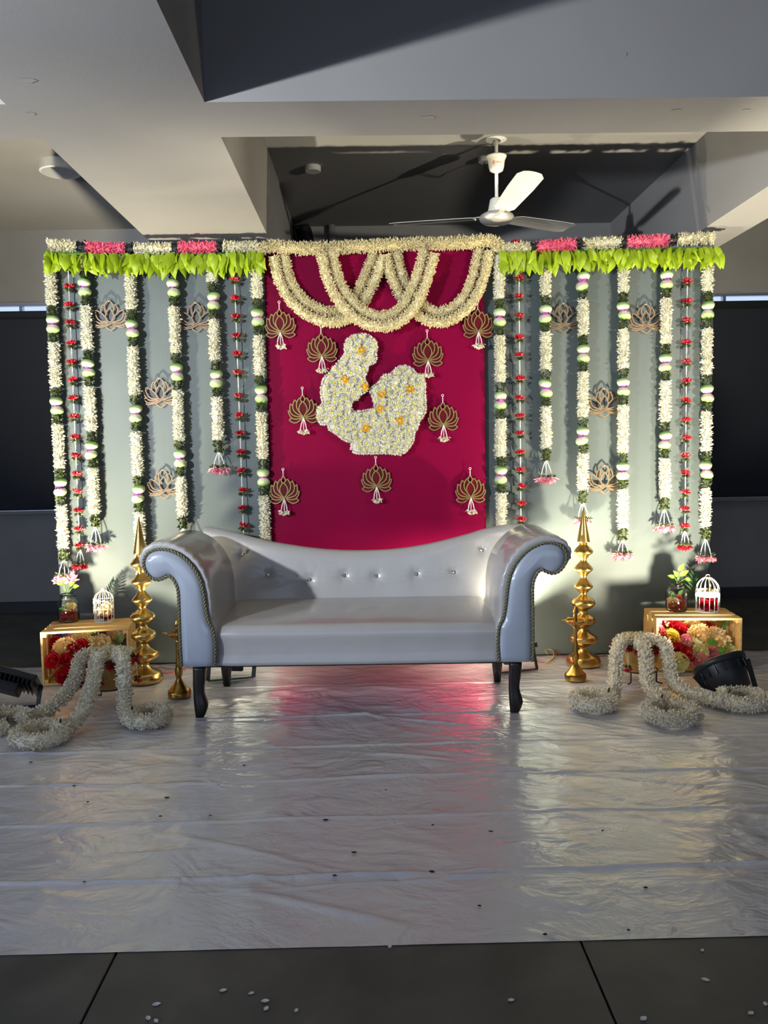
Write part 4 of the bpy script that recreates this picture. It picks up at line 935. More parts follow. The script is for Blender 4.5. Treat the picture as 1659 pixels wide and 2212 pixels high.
def jar(label, u, v, W, sc=1.0):
    """mason jar on the crate, v at its foot"""
    zt2 = cl_o[2]+CH; b = atz(u, v, zt2+.0005); t = thing('glass_jar', label, 'jar', b.tolist(), 'glass jars on the crates'); s = sc
    out = [(.040, 0), (.056, .004), (.062, .014), (.062, .105), (.058, .125), (.046, .140), (.044, .143), (.047, .146), (.047, .152), (.0445, .155), (.046, .158), (.046, .163), (.0445, .170)]
    inn = [(.0425, .170), (.0425, .143), (.0445, .139), (.056, .122), (.059, .104), (.059, .015), (.05, .008), (.001, .007)]
    MB().lathe([(r*s, z*s) for r, z in out+inn], 36, capt=True).build('glass_body', M['glass'], t, True, world=TR(b)); return t, b
jl_, jlb = jar('glass jar of red petals with pink flowers on the left crate', 149, 1343, cl_W, .98)
jr_, jrb = jar('glass jar of red petals with bright green sprig on the right crate', 1461, 1320, cr_W, 1.0)
def rose_mesh(seed, m, name='rose', ruffle=.0, n=(5, 6, 5, 3), R=1.0, open_=1.0):
    r = random.Random(seed); mb = MB()
    for ring, cnt in enumerate(n):
        f = 1-ring/len(n)*.78
        for k in range(cnt):
            o0 = .010*f; rad = .040*f*open_*R*r.uniform(.86, 1.14); H = (.028+.014*ring/len(n))*R*r.uniform(.85, 1.12); jit = r.uniform(-.22, .22); lift = r.uniform(-.15, .25); curl = r.uniform(.2, 1.0)*open_; nt_ = r.uniform(0, 6)
            def cv(u): return (o0+rad*math.sin(min(1, u)*math.pi*.5)*(1+.35*curl*max(0, u-.7)), H*(1+lift)*(u**(1.6 if ring == 0 else 1.15))-.030*curl*max(0, u-.72)**1.3*(1.6 if ring < 2 else .5))
            V, F, U = petal(1, .0225*f*R*r.uniform(.95, 1.25), cv, tipw=.50, nu=8, nv=7, cup=.45-.2*open_)
            wob = (.5+ruffle)*U**2
            V[:, 2] += wob*.0042*np.sin(V[:, 1]*330/max(f, .4)+nt_); V[:, 0] += wob*.0030*np.sin(V[:, 1]*430/max(f, .4)+2*nt_)
            mb.add(spin(V, 2*math.pi*k/cnt+ring*.6+jit), F)
    mb.lathe([(.002, 0), (.010*R, .012), (.008*R, .034*R), (.001, .042*R)], 10)
    return mb.mesh(name, m, True)
KINDS = {'red': [rose_mesh(s, M['red'], ruffle=.4) for s in (1, 2, 3)], 'cream': [rose_mesh(s, M['cream_rose'], 'cream_flower', 1.6, (7, 6, 4), 1.0, 1.3) for s in (4, 5, 14)], 'yellow': [rose_mesh(6, M['yellow_rose'], ruffle=.6)],
         'pale': [rose_mesh(s, M['pale_rose'], ruffle=1.0, n=(6, 6, 4), open_=1.2) for s in (7, 8)], 'pink': [rose_mesh(9, M['palepink'], ruffle=.5)]}
CAL = MB(); ring_buds(CAL, 6, -.05, .004, .042, .010, .2, z0=-.001); CAL.lathe([(.001, -.02), (.007, -.008), (.010, .006), (.004, .010)], 8); CAL = CAL.mesh('calyx', M['green'])
def bloom(kind, label, p, d, s, group):
    o = thing({'red': 'red_rose', 'cream': 'cream_flower', 'yellow': 'yellow_rose', 'pale': 'pale_flower', 'pink': 'pink_rose'}[kind], label, 'flower', p.tolist(), group)
    w = TR(p, aim(d, rng.uniform(0, 6)), s); a = put('petals', random.choice(KINDS[kind]), o, w); put('calyx', CAL, o, w); return o
def crate_flowers(W, side, spec, grp):
    for kind, u, v, yo, px_, lab in spec:
        # yo: how far inside the crate
        P0 = np.array(W@Vector((0, yo, 0))); N = np.array((W.to_3x3()@Vector((0, 1, 0)))); p = atplane(u, v, P0, N); p[2] = max(p[2], ZS+.018)
        s = px_*p[1]/1750/.088; d = np.array([rng.normal(0, .3), -1.0, .55+rng.normal(0, .2)])
        bloom(kind, lab+' in the %s crate' % side, p+unit(np.array([0, 1.0, -.3]))*.02*s, d, s, grp)
def z4(x, y): return (70+x/7.213, 1220+y/7.213)
def z3(x, y): return (1380+x/6.9125, 1200+y/6.9125)
crate_flowers(cl_W, 'left', [('red', *z4(330, 1490), -.005, 32, 'large red rose spilling out at the far left'), ('red', *z4(510, 1480), .0, 26, 'red rose next to the outermost rose'), ('red', *z4(480, 1740), -.01, 34, 'lowest red rose near the floor'),
    ('red', *z4(630, 1300), .05, 24, 'red rose beside the left cream flower'), ('red', *z4(760, 1290), .06, 30, 'red rose in the middle'), ('red', *z4(690, 1410), .04, 32, 'red rose below the middle one'),
    ('red', *z4(370, 1220), .14, 30, 'dark red rose high at the left back'), ('red', *z4(1130, 1160), .18, 24, 'dark red rose high at the right back'), ('red', *z4(600, 1560), .03, 30, 'shaded red rose behind the garland strand'), ('red', *z4(700, 1690), .05, 34, 'shaded red rose low behind the trailing garland'),
    ('pink', *z4(600, 1165), .16, 24, 'pinkish red bloom at the top left back'), ('cream', *z4(500, 1310), .05, 34, 'cream flower at the left'), ('cream', *z4(770, 1205), .12, 36, 'cream flower at the back middle'), ('cream', *z4(1050, 1260), .08, 36, 'cream flower right of the middle'), ('cream', *z4(1280, 1160), .14, 34, 'cream flower at the right back corner'), ('pink', *z4(900, 1370), .05, 22, 'small pink bloom under the middle roses')], 'flowers in the left crate')
crate_flowers(cr_W, 'right', [('pink', *z3(310, 1120), .05, 24, 'coral pink bloom at the left edge'), ('red', *z3(330, 1185), .04, 22, 'red bloom at the left edge under the coral one'), ('red', *z3(370, 1040), .12, 20, 'small red bloom in the back left corner'), ('red', *z3(520, 1050), .14, 26, 'red rose at the back left'), ('red', *z3(610, 1095), .12, 28, 'red rose at the back next to the cream flower'),
    ('red', *z3(730, 1150), .11, 28, 'red rose in the middle back'), ('red', *z3(1060, 1110), .14, 30, 'red rose at the back right'), ('cream', *z3(800, 1060), .15, 28, 'cream flower in the middle back'), ('yellow', *z3(510, 1225), .04, 36, 'big bright yellow rose'),
    ('cream', *z3(890, 1200), .08, 36, 'cream flower in the middle'), ('cream', *z3(1160, 1260), .06, 40, 'wide cream flower at the right'), ('pink', *z3(710, 1280), .03, 26, 'pink rose under the middle red one'), ('red', *z3(560, 1400), .0, 32, 'red rose low at the left front'),
    ('red', *z3(710, 1480), -.02, 36, 'lowest large red rose at the front'), ('pale', *z3(840, 1390), .01, 36, 'pale green-white flower at the front'), ('pale', *z3(920, 1440), -.005, 30, 'white flower next to the pale green one'), ('pink', *z3(1110, 1450), .02, 30, 'pink bloom behind the round lamp'), ('pink', *z3(900, 1570), -.03, 32, 'pink rose half hidden by the round lamp'),
    ('pale', *z3(1370, 1440), .05, 26, 'white flower in the right front corner'), ('pale', *z3(610, 1590), -.05, 34, 'white daisy-like flower at the front left foot')], 'flowers in the right crate')
# leaves and little sprigs between the flowers
def leafblade(name, label, p, d, up, L, Wd, m, cat='leaf', grp=None, parent=None):
    d = unit(np.array(d, float)); n = unit(np.array(up, float)); q = unit(np.cross(d, n)); n = np.cross(q, d); V = []
    for i in range(7):
        u = i/6; w = Wd*math.sin(math.pi*min(1, u**.8*.97+.03)); c = np.array(p)+d*L*u-n*.25*L*u*u
        V += [c-q*w+n*w*.35, c, c+q*w+n*w*.35]
    F = [[i*3+j, i*3+j+1, i*3+4+j, i*3+3+j] for i in range(6) for j in range(2)]
    o = MB().add(V, F).build(name, m, parent, True)
    if parent is None: tag(o, label, cat, grp)
    return o
for lab, u, v, yo, d, L, Wd, W in (('broad green leaf right of the cream flower in the left crate', *z4(1150, 1300), .06, (1, -.2, .25), .065, .022, cl_W), ('dark green leaf at the right post inside the left crate', *z4(1340, 1260), .12, (.2, -.1, 1), .07, .02, cl_W),
        ('upright green leaf against the right side of the right crate', *z3(1250, 1100), .16, (.3, -.1, 1), .06, .018, cr_W), ('dark leaf behind the red rose at the right of the right crate', *z3(1160, 1060), .18, (.3, 0, -.9), .07, .018, cr_W), ('pale green leaf over the wide cream flower in the right crate', *z3(1010, 1290), .0, (1, -.2, -.1), .07, .024, cr_W),
        ('green leaf pointing right low in the right crate', *z3(1170, 1420), .0, (1, -.2, .35), .05, .016, cr_W), ('small green leaf near the right front corner of the right crate', *z3(1200, 1470), .0, (1, -.3, .2), .04, .014, cr_W), ('bright green tip beside the wide cream flower in the right crate', *z3(1320, 1280), .05, (.1, -.3, -1), .03, .012, cr_W)):
    P0 = np.array(W@Vector((0, yo, 0))); N = np.array((W.to_3x3()@Vector((0, 1, 0)))); leafblade('leaf', lab, atplane(u, v, P0, N), d, (0, -1, .5), L, Wd, M['green'], grp='leaves among the crate flowers')
def sprig(label, u, v, yo, W, h=.07):
    P0 = np.array(W@Vector((0, yo, 0))); N = np.array((W.to_3x3()@Vector((0, 1, 0)))); p = atplane(u, v, P0, N); t = thing('flower_sprig', label, 'sprig', (p-np.array([0, 0, h])).tolist(), 'small white sprigs'); mb = MB(); fl2 = MB()
    for k in range(9):
        e = p+np.array([rng.normal(0, .016), rng.normal(0, .012), rng.normal(0, .006)]); mb.tube(spline([p-np.array([0, 0, h]), p-np.array([0, 0, h*.4]), e], 6), .0009, 4); beads(fl2, [e, e+np.array([.004, 0, .001])], .0042, .006)
    mb.build('stems', M['green'], t); fl2.build('blossoms', M['pale_rose'], t, kind='stuff')
sprig('tiny white blossom sprig above the flowers in the left crate', *z4(960, 1060), .12, cl_W); sprig('tiny white blossom sprig between the cream flowers in the left crate', *z4(920, 1240), .06, cl_W, .05)
sprig('tiny white blossom sprig rising at the back of the right crate', *z3(1095, 950), .15, cr_W); sprig('tiny white blossom sprig at the back left of the right crate', *z3(420, 1020), .10, cr_W); sprig('tiny white blossom sprig low at the left front of the right crate', *z3(540, 1500), -.03, cr_W)

# ------------------------------------------------------------------ what stands in the jars
def jar_fill(b, seed, top):
    r = np.random.default_rng(seed); g = 'contents of the glass jars'
    for k, (dx, dy, dz, sc, dd) in enumerate(((-.018, -.02, .030, .62, (-.5, -1, .2)), (.020, -.018, .034, .66, (.4, -1, .3)), (.004, -.012, .072, .52, (.2, -1, .5)))):
        bloom('red', ('lower left red bloom inside the glass jar on the %s crate', 'lower right red bloom inside the glass jar on the %s crate', 'upper red bloom inside the glass jar on the %s crate')[k] % top, b+np.array([dx, dy+.012, dz]), dd, sc, g)
    bloom('cream', 'folded cream flower inside the glass jar on the %s crate' % top, b+np.array([.018 if top == 'left' else -.022, -.006, .092 if top == 'left' else .060]), (.5 if top == 'left' else -.5, -1, -.3), .55, g)
    t = thing('leaf_bunch', 'bunch of green leaves inside the glass jar on the %s crate' % top, 'leaves', (b+np.array([0, 0, .02])).tolist(), g)
    for k in range(9):
        a = r.uniform(0, 6.28); leafblade('leaf', '', b+np.array([.012*math.cos(a), .012*math.sin(a), .060+.008*k*.6]), (.7*math.cos(a)-.2, .7*math.sin(a)-.3, r.uniform(.1, 1.0)), (0, -1, .4), .040, .012, M['green'], parent=t)
    return t
jar_fill(jlb, 1, 'left'); jar_fill(jrb, 2, 'right')
def sprout(name, label, base, leaves, m):
    t = thing(name, label, 'plant', base.tolist())
    for u, v, L, Wd, d in leaves:
        p = aty(u, v, base[1]-.01); MB().tube(spline([base, (base+p)/2+np.array([0, -.01, .004]), p], 8), .0016, 5).build('stem', M['green'], t)
        leafblade('leaf', '', p, d, (0, -1, .45), L, Wd, m, parent=t)
    return t
rs = sprout('leaf_sprig', 'bright green leafy sprig standing in the right jar', jrb+np.array([.0, 0, .165]), [(1466, 1233, .052, .015, (.55, -.2, .8)), (1468, 1244, .060, .015, (.75, -.3, .55)), (1463, 1246, .045, .014, (-.35, -.2, .6)), (1480, 1250, .034, .011, (.9, -.3, -.3)), (1457, 1248, .04, .012, (-.7, 0, .3))], M['brightgreen'])
ls = sprout('leaf_sprig', 'green leaves with pink flowers standing in the left jar', jlb+np.array([-.004, 0, .158]), [(135, 1262, .036, .011, (-1, -.3, .25)), (138, 1258, .045, .015, (.25, -.4, .7)), (150, 1266, .04, .013, (.6, -.2, .5)), (158, 1268, .036, .013, (.8, -.2, .2))], M['brightgreen'])
for u, v, s in ((155, 1255, 1.35), (125, 1258, .9)):
    p = aty(u, v, jlb[1]-.03); fm = TAS_PINK[0]; put('pink_flower', fm[0], ls, TR(p, RX(math.pi*.75), s))
def palm(label, base, tip, W_, n, m, cat='leaf'):
    t = thing('palm_leaf', label, cat, base.tolist()); d = tip-base
    MB().tube([base, base+d*.55], .0018, 5).build('stem', M['palm'], t); side = np.array([0, -1.0, .1]); q = unit(np.cross(d, side))
    for s in (-1, 1):
        for k in range(n):
            u = .15+.85*k/(n-1); p = base+d*u*.9; e = unit(unit(d)*(.5+.7*u)+q*s*(1.1-.5*u)); leafblade('blade', '', p, e, side, W_*(1.1-.45*u), .0055, m, parent=t)
palm('dark palm leaf leaning behind the left birdcage', aty(232, 1300, jlb[1]+.10), aty(247, 1254, jlb[1]+.10), .06, 7, M['palm'])
palm('dark green palm leaf between the right jar and the right birdcage', aty(1492, 1300, jrb[1]+.12), aty(1500, 1240, jrb[1]+.12), .07, 7, mat('palm_green', (.03, .10, .02), .45))

# ------------------------------------------------------------------ birdcages
def cage(label, u, v, R, H, dome_z, band, ornate):
    b = atz(u, v, cl_o[2]+CH+.0005); t = thing('birdcage', label, 'birdcage', b.tolist(), 'small white birdcages'); r = .0019
    def hoop(z, rad, nm='hoop', rr=r): MB().tube([(rad*math.cos(a), rad*math.sin(a), z) for a in np.linspace(0, 2*math.pi, 32, endpoint=False)], rr, 6, closed=True).build(nm, M['cagewhite'], t, True, world=TR(b))
    MB().lathe([(R, 0), (R, .004), (.001, .004)], 32, capb=True).build('base', M['cagewhite'], t, world=TR(b))
    hoop(.006, R); hoop(dome_z, R)
    n = 14
    for k in range(n):
        a = 2*math.pi*k/n; c, s = math.cos(a), math.sin(a); P = [(R, .004), (R, dome_z*.5), (R, dome_z)]
        if ornate: P += [(R*.97, dome_z+.016), (R*.80, dome_z+.034), (R*.45, dome_z+.048), (R*.18, dome_z+.062), (.005, H)]
        else: P += [(R*.97, dome_z+.025), (R*.82, dome_z+.055), (R*.52, dome_z+.078), (R*.2, dome_z+.090), (.004, H)]
        MB().tube(spline([(q[0]*c, q[0]*s, q[1]) for q in P], 24), r, 5).build('bar', M['cagewhite'], t, True, world=TR(b))
    a = np.linspace(0, 2*math.pi, 20, endpoint=False)
    if not ornate: MB().tube([(.012*math.cos(k), 0, H+.011+.012*math.sin(k)) for k in a], .0024, 6, closed=True).build('ring_handle', M['cagewhite'], t, True, world=TR(b))
    else: MB().lathe([(.010, H-.012), (.013, H-.004), (.009, H+.002), (.006, H+.004), (.001, H+.010)], 16).build('knob', M['cagewhite'], t, True, world=TR(b))
    if band: MB().lathe([(R+.001, band[0]), (R+.003, band[0]), (R+.003, band[1]), (R+.001, band[1])], 40, capb=False, capt=False).build('band', M['cagewhite'], t, True, world=TR(b))
    if ornate:
        for k in range(26):
            a = rng.uniform(math.pi*1.02, math.pi*1.98); z = rng.uniform(.045, .135); me = MB(); ring_buds(me, 5, .15, .001, .010, .0035, .35, .1)
            d = np.array([math.cos(a), math.sin(a), 0]); me.build('blossom', M['cagewhite'], t, world=TR(b+d*(R+.002)+np.array([0, 0, z]), aim(d)))
        hoop(dome_z*.62, R)
    return b
cgl = cage('white birdcage covered with little blossoms on the left crate', 226, 1342, .055, .195, .128, None, True)
cgr = cage('white birdcage with a plain band and ring handle on the right crate', 1528, 1320, .066, .195, .112, (.092, .125), False)
bloom('red', 'red rose inside the left birdcage', cgl+np.array([.016, .0, .020]), (.1, -.6, 1), .66, 'flowers in the birdcages'); bloom('cream', 'cream flower inside the left birdcage', cgl+np.array([.012, -.006, .066]), (.2, -1, .4), .66, 'flowers in the birdcages')
bloom('red', 'dark red rose at the left inside the right birdcage', cgr+np.array([-.022, -.012, .040]), (-.3, -1, .4), .70, 'flowers in the birdcages'); bloom('red', 'dark red rose at the right inside the right birdcage', cgr+np.array([.022, -.010, .040]), (.3, -1, .4), .72, 'flowers in the birdcages')
bloom('cream', 'cream flower behind the band inside the right birdcage', cgr+np.array([.020, .010, .100]), (.2, -.6, 1), .5, 'flowers in the birdcages')

# ------------------------------------------------------------------ flower bowls on wire stands with trailing jasmine garlands
def urli(side, cu, vfeet, Yc, rim_v, bot_v, Rr):
    p = aty(cu, vfeet, Yc); X = p[0]; zr = aty(cu, rim_v, Yc)[2]; zb2 = aty(cu, bot_v, Yc)[2]; t = thing('flower_bowl', 'faceted brass bowl of flowers on a black wire stand, %s of the sofa' % side, 'bowl', (X, Yc, ZS), 'flower bowls'); c = np.array([X, Yc, 0])
    prof = [(Rr*.55, zb2), (Rr*.86, zb2+(zr-zb2)*.35), (Rr, zr), (Rr-.004, zr), (Rr*.84, zb2+(zr-zb2)*.37), (Rr*.53, zb2+.006)]
    MB().lathe(prof, 10, c, capb=True, capt=True, rot=None).build('bowl', M['bowl'], t)
    wr2 = .0042; st = MB().tube([(X+Rr*.72*math.cos(a), Yc+Rr*.72*math.sin(a), zb2+.004) for a in np.linspace(0, 2*math.pi, 24, endpoint=False)], wr2, 6, closed=True); st.build('stand_ring', M['black'], t, True)
    for k in range(4):
        a = -math.pi/2-.75+k*math.pi/2; d = np.array([math.cos(a), math.sin(a), 0]); q = c+d*Rr*.74
        MB().tube(spline([q+[0, 0, zb2+.004], q+[0, 0, (zb2+ZS)/2], q+[0, 0, ZS+.014], q+d*.006+[0, 0, ZS+.005], q+d*.034+[0, 0, ZS+.0045]], 24), wr2, 6).build('stand_leg', M['black'], t, True)
    # flowers heaped in the bowl
    mb = MB(); n = 700; a = rng.uniform(0, 6.283, n); rr = Rr*.92*np.sqrt(rng.uniform(0, 1, n)); P = np.stack([X+rr*np.cos(a), Yc+rr*np.sin(a), np.full(n, zr-.012)+.03*(1-(rr/Rr)**2)], 1)
    buds(mb, P, rng.normal(0, .6, (n, 3))+np.array([0, -.1, 1]), .024, .0055, .4); mb.lathe([(Rr*.86, zr-.025), (Rr*.8, zr-.006), (.001, zr+.014)], 16, c); mb.build('jasmine_heap', M['white'], t, kind='stuff')
    for k in range(5):
        q = np.array([X+rng.uniform(-.6, .6)*Rr, Yc-rng.uniform(.1, .7)*Rr, zr+.016]); w = TR(q, RX(rng.normal(0, .3)), 1.1); f = put('yellow_flower', MUMY[0], t, w)
    # red and dark flowers with beads hanging round the rim
    for k in range(9):
        a = math.pi+math.pi*(k+.5)/9; d = np.array([math.cos(a), math.sin(a), 0]); q = c+d*(Rr+.008)+[0, 0, zr-.018-.012*(k % 2)]; me = RED[k % 4]; w = TR(q, aim(d+np.array([0, 0, -.3])), 1.15)
        f = put('red_flower', me[0], t, w); put('leaf_tuft', me[1], f, w)
        if k % 2 == 0:
            e = q+d*.012+np.array([0, 0, -.07-.02*(k % 3)]); mb = MB(); beads(mb, [q, e], .0032, .0064); mb.build('bead_string', M['bead'], t); w = TR(e, RX(math.pi), 1.0); f = put('red_flower', me[0], t, w); put('leaf_tuft', me[1], f, w)
    return c, zr
cUL, zUL = urli('left', 240, 1516, 4.20, 1412, 1483, .135); cUR, zUR = urli('right', 1380, 1485, 4.36, 1381, 1446, .135)
def trail(label, head, coil, turn, a0, Yhead, grp='trailing jasmine garlands'):
    """head: pixels down from the bowl; coil: centre pixel and radius on the floor"""
    r = .040; n = len(head); fe = atz(*head[-1], ZS+r); P = []
    for k, (u, v) in enumerate(head[:-1]):
        f = (k/(n-1))**1.15; P.append(aty(u, v, Yhead+(fe[1]-Yhead)*f))
    P.append(fe); c = atz(coil[0], coil[1], ZS+r); R = coil[2]
    for i, a in enumerate(np.linspace(0, 1, 26)):
        an = a0+turn*a; rad = R*(1-.30*max(0, abs(turn)*a-5.2)/2); P.append(c+np.array([rad*math.cos(an), rad*math.sin(an), .0+.030*max(0, (abs(turn)*a-5.4)/1.6)]))
    path = spline(P, 130); path[:, 2] = np.maximum(path[:, 2], ZS+r*.95); mb = MB(); fuzz(mb, path, r, 9800, .0175, .0046, .30, .8, jitter=.09, core=.68)
    t = thing('jasmine_garland', label, 'garland', fe.tolist(), grp); mb.build('flowers', M['jasmine'], t, kind='stuff')
    e = path[-1]; MB().tube([e+[0, 0, .02], e+[.004, -.004, .04]], .005, 8).build('knot', M['darkleaf'], t)
PI = math.pi
trail('white jasmine garland trailing from the left bowl off the left frame edge', [(206, 1416), (190, 1411), (172, 1428), (164, 1461), (148, 1490), (129, 1513), (100, 1535), (62, 1550)], (2, 1556, .11), 5.6, -.2, cUL[1]-.06)
trail('white jasmine garland trailing from the left bowl to the frontmost coil at left', [(222, 1416), (211, 1420), (207, 1445), (201, 1474), (193, 1503), (181, 1533), (164, 1556), (143, 1575)], (88, 1584, .10), -6.3, .35, cUL[1]-.13)
trail('white jasmine garland dropping from the left bowl to a coil near the sofa', [(250, 1413), (263, 1417), (267, 1440), (268, 1488), (269, 1522), (275, 1546)], (319, 1546, .085), 6.3, PI+.3, cUL[1]-.13)
trail('white jasmine garland dropping from the right bowl to a coil near the sofa', [(1356, 1384), (1341, 1387), (1333, 1410), (1330, 1443), (1328, 1472), (1324, 1500)], (1282, 1512, .09), -6.3, .1, cUR[1]-.11)
trail('white jasmine garland dropping from the right bowl to the middle coil', [(1374, 1388), (1390, 1393), (1395, 1420), (1396.5, 1449), (1400, 1477), (1416, 1497), (1440, 1511)], (1449, 1537, .108), -6.3, PI*.55, cUR[1]-.13)
trail('white jasmine garland trailing from the right bowl to the coil before the round lamp', [(1395, 1382), (1416, 1384), (1435, 1393), (1443, 1420), (1447, 1452), (1458, 1477), (1477, 1492), (1510, 1502), (1545, 1512)], (1605, 1509, .10), 6.3, PI+.25, cUR[1]-.06)

# ------------------------------------------------------------------ ceiling fan and ceiling fixtures
hub = aty(1073, 472, 4.93); fz = hub[2]; fx, fy2 = hub[0], hub[1]; top = ZC
fan = thing('ceiling_fan', 'cream three blade ceiling fan hanging above the right part of the drape', 'fan', (fx, fy2, fz))
W = TR((fx, fy2, fz))
MB().lathe([(.001, -.034), (.052, -.033), (.086, -.023), (.101, -.009), (.104, .004), (.097, .018), (.081, .028), (.060, .032)], 40).build('motor_housing', M['fanmetal'], fan, True, world=W)
MB().lathe([(.058, .030), (.055, .042), (.051, .048), (.040, .108), (.028, .118), (.016, .122)], 32).build('lower_canopy', M['fanwhite'], fan, True, world=W)
MB().tube([(0, 0, .10), (0, 0, ZC-fz-.005)], .0105, 14).build('down_rod', M['fanwhite'], fan, True, world=W)
zc2 = (atz(1073, 345, 0)*0+aty(1073, 374, fy2))[2]-fz
MB().lathe([(.014, zc2), (.038, zc2+.012), (.0445, zc2+.030), (.0495, zc2+.070), (.059, zc2+.090), (.062, zc2+.097), (.054, zc2+.097)], 36, capb=True, capt=False).build('upper_canopy', M['fanwhite'], fan, True, world=W)
a = MB(); L0, L1_, W0, W1 = .120, .670, .058, .072; V = []; n = 14
for i in range(n):
    u = i/(n-1); x = L0+(L1_-L0)*u; w = W0+(W1-W0)*min(1, u*1.6); e = max(0, (u-.92)/.08); w *= math.sqrt(max(.0, 1-.55*e*e)); e0 = max(0, (.08-u)/.08); w *= 1-.35*e0*e0
    for j in range(5):
        s = 2*j/4-1; V.append((x, s*w, -.14*s*w+.006*(1-s*s)+.030*u))
V = np.array(V); F = [[i*5+j, (i+1)*5+j, (i+1)*5+j+1, i*5+j+1] for i in range(n-1) for j in range(4)]; m0 = len(V); E_ = list(range(0, m0, 5))+list(range(m0-4, m0))+list(range(m0-6, 0, -5))+[3, 2, 1]
blade = MB().add(np.vstack([V, V+np.array([0, 0, .0025])]), [f[::-1] for f in F]+[[k+m0 for k in f] for f in F]+[[E_[i], E_[(i+1) % len(E_)], E_[(i+1) % len(E_)]+m0, E_[i]+m0] for i in range(len(E_))]).mesh('blade', M['fanwhite'])
iron = MB().box((.095, 0, .012), (.09, .035, .004)).box((.135, .018, .008), (.01, .01, .008)).box((.135, -.018, .008), (.01, .01, .008)).mesh('blade_iron', M['fanmetal'])
for a_ in (-83, 37, 157):
    w = W@RZ(math.radians(a_))@TR((0, 0, .012)); b_ = put('blade', blade, fan, w); put('blade_iron', iron, b_, W@RZ(math.radians(a_))@TR((0, 0, .004)))
# orange mark printed on the upper canopy
def on_canopy(ang, z): r = .0452+.0048*np.clip((z-.03)/.04, 0, 1); return np.array([r*math.cos(ang), r*math.sin(ang), zc2+z])
mk = MB(); ca = math.radians(-118)
for ring_r in ((.0085, .0048),):
    V = []; 
    for rr_ in ring_r:
        for k in range(20):
            t_ = 2*math.pi*k/20; V.append(on_canopy(ca+rr_*math.cos(t_)*.8/.046, .048+rr_*1.15*math.sin(t_))*np.array([1.012, 1.012, 1]))
    mk.add(V, [[k, (k+1) % 20, 20+(k+1) % 20, 20+k] for k in range(20)])
mk.build('printed_emblem', M['orange'], fan, world=W)
fc = bpy.data.curves.new('print', 'FONT'); fc.body = 'orient'; fc.size = .013; to = bpy.data.objects.new('print', fc); C.objects.link(to); bpy.context.view_layer.update()
tm = bpy.data.meshes.new_from_object(to.evaluated_get(bpy.context.evaluated_depsgraph_get())); bpy.data.objects.remove(to)
for v in tm.vertices: v.co = Vector((on_canopy(ca+.27+v.co.x/.046, .045+v.co.y)*np.array([1.012, 1.012, 1])).tolist())
tm.materials.clear(); tm.materials.append(M['orange']); put('printed_lettering', tm, fan, W)
MB().tube([(0, 0, zc2+.09), (.004, 0, ZC-fz-.01)], .004, 6).tube(spline([(-.01, 0, zc2+.09), (-.03, 0, zc2+.14), (-.012, 0, ZC-fz-.004)], 12), .0025, 5).build('hook_wires', M['black'], fan, world=W)
MB().lathe([(.062, ZC-fz-.004), (.062, ZC-fz-.0005)], 28).build('ceiling_plate', M['fixture'], fan, world=W)
def fixture(name, label, u, v, r, h, inner=None):
    p = atz(u, v, ZC); t = thing(name, label, 'ceiling fixture', (p[0], p[1], ZC-h)); w = TR((p[0], p[1], ZC))
    MB().lathe([(r*.93, -h), (r, -h*.9), (r, -.0005)], 40, capb=inner is None).build('body', M['fixture'], t, world=w)
    if inner: MB().lathe([(r*.93, -h), (r*.80, -h+.003), (.001, -h+.003)], 40, capb=False).build('diffuser', M['diffuser'], t, world=w)
fixture('ceiling_light', 'round surface mounted ceiling light in the left coffer', 130, 353, .125, .06, True)
fixture('smoke_detector', 'small white round detector on the ceiling of the middle coffer', 676, 359, .050, .035)
fixture('junction_box', 'small round junction box on the ceiling beside the fan', 1046, 340, .038, .03)
jp = atz(1046, 340, ZC); MB().tube(spline([(jp[0], jp[1], ZC-.03), (jp[0]+.01, jp[1]-.02, ZC-.09), (jp[0]+.05, jp[1]-.05, ZC-.12), (fx-.03, fy2, fz+zc2+.03)], 20), .0035, 6).build('cable', M['black'], bpy.data.objects['junction_box'])
# pipes on the back wall above the drape
px1 = aty(716, 500, YW-.04)[0]; tag(MB().tube([(px1, YW-.035, 2.2), (px1, YW-.035, ZC)], .030, 14).build('drain_pipe', M['wall'], smooth=True), 'grey vertical pipe on the back wall behind the garland bar', 'pipe')
ib = thing('insulated_pipes', 'black insulated pipes bending up at the back wall behind the garland bar', 'pipes', (aty(655, 500, YW-.1)[0], YW-.1, 2.2))
for k, (uu, rr_) in enumerate(((640, .030), (664, .055))):
    x = aty(uu, 500, YW-.1)[0]; MB().tube(spline([(x, YW-.08, 2.2), (x, YW-.08, 2.8), (x-.01, YW-.09, ZC-.10), (x-.04, YW-.10, ZC-.03)], 20), rr_, 12).build('pipe', M['black'], ib, True)

# ------------------------------------------------------------------ wires, petals and specks
def wire(label, pts, m, r=.0028): tag(MB().tube(spline([atz(u, v, ZS+.003+z) for u, v, z in pts], 60), r, 6).build('wire', m, smooth=True), label, 'wire', 'lamp wires')
wire('red wire looping on the floor right of the sofa', [(1150, 1424, 0), (1175, 1431, 0), (1195, 1424, .0), (1202, 1408, .02), (1197, 1396, .03), (1193, 1393, .03), (1194, 1401, .02), (1206, 1413, 0), (1230, 1419, 0), (1290, 1417, 0)], M['wirered'])
wire('yellow wire curling on the floor right of the sofa', [(1152, 1425, 0), (1178, 1431, 0), (1195, 1420, .01), (1194, 1406, .025), (1185, 1402, .03), (1178, 1406, .02), (1184, 1414, .0)], M['wireyellow'])
wire('red wire lying behind the left small brass lamp', [(330, 1447, 0), (345, 1441, 0), (366, 1445, 0), (390, 1443, 0), (425, 1441, 0)], M['wirered'])
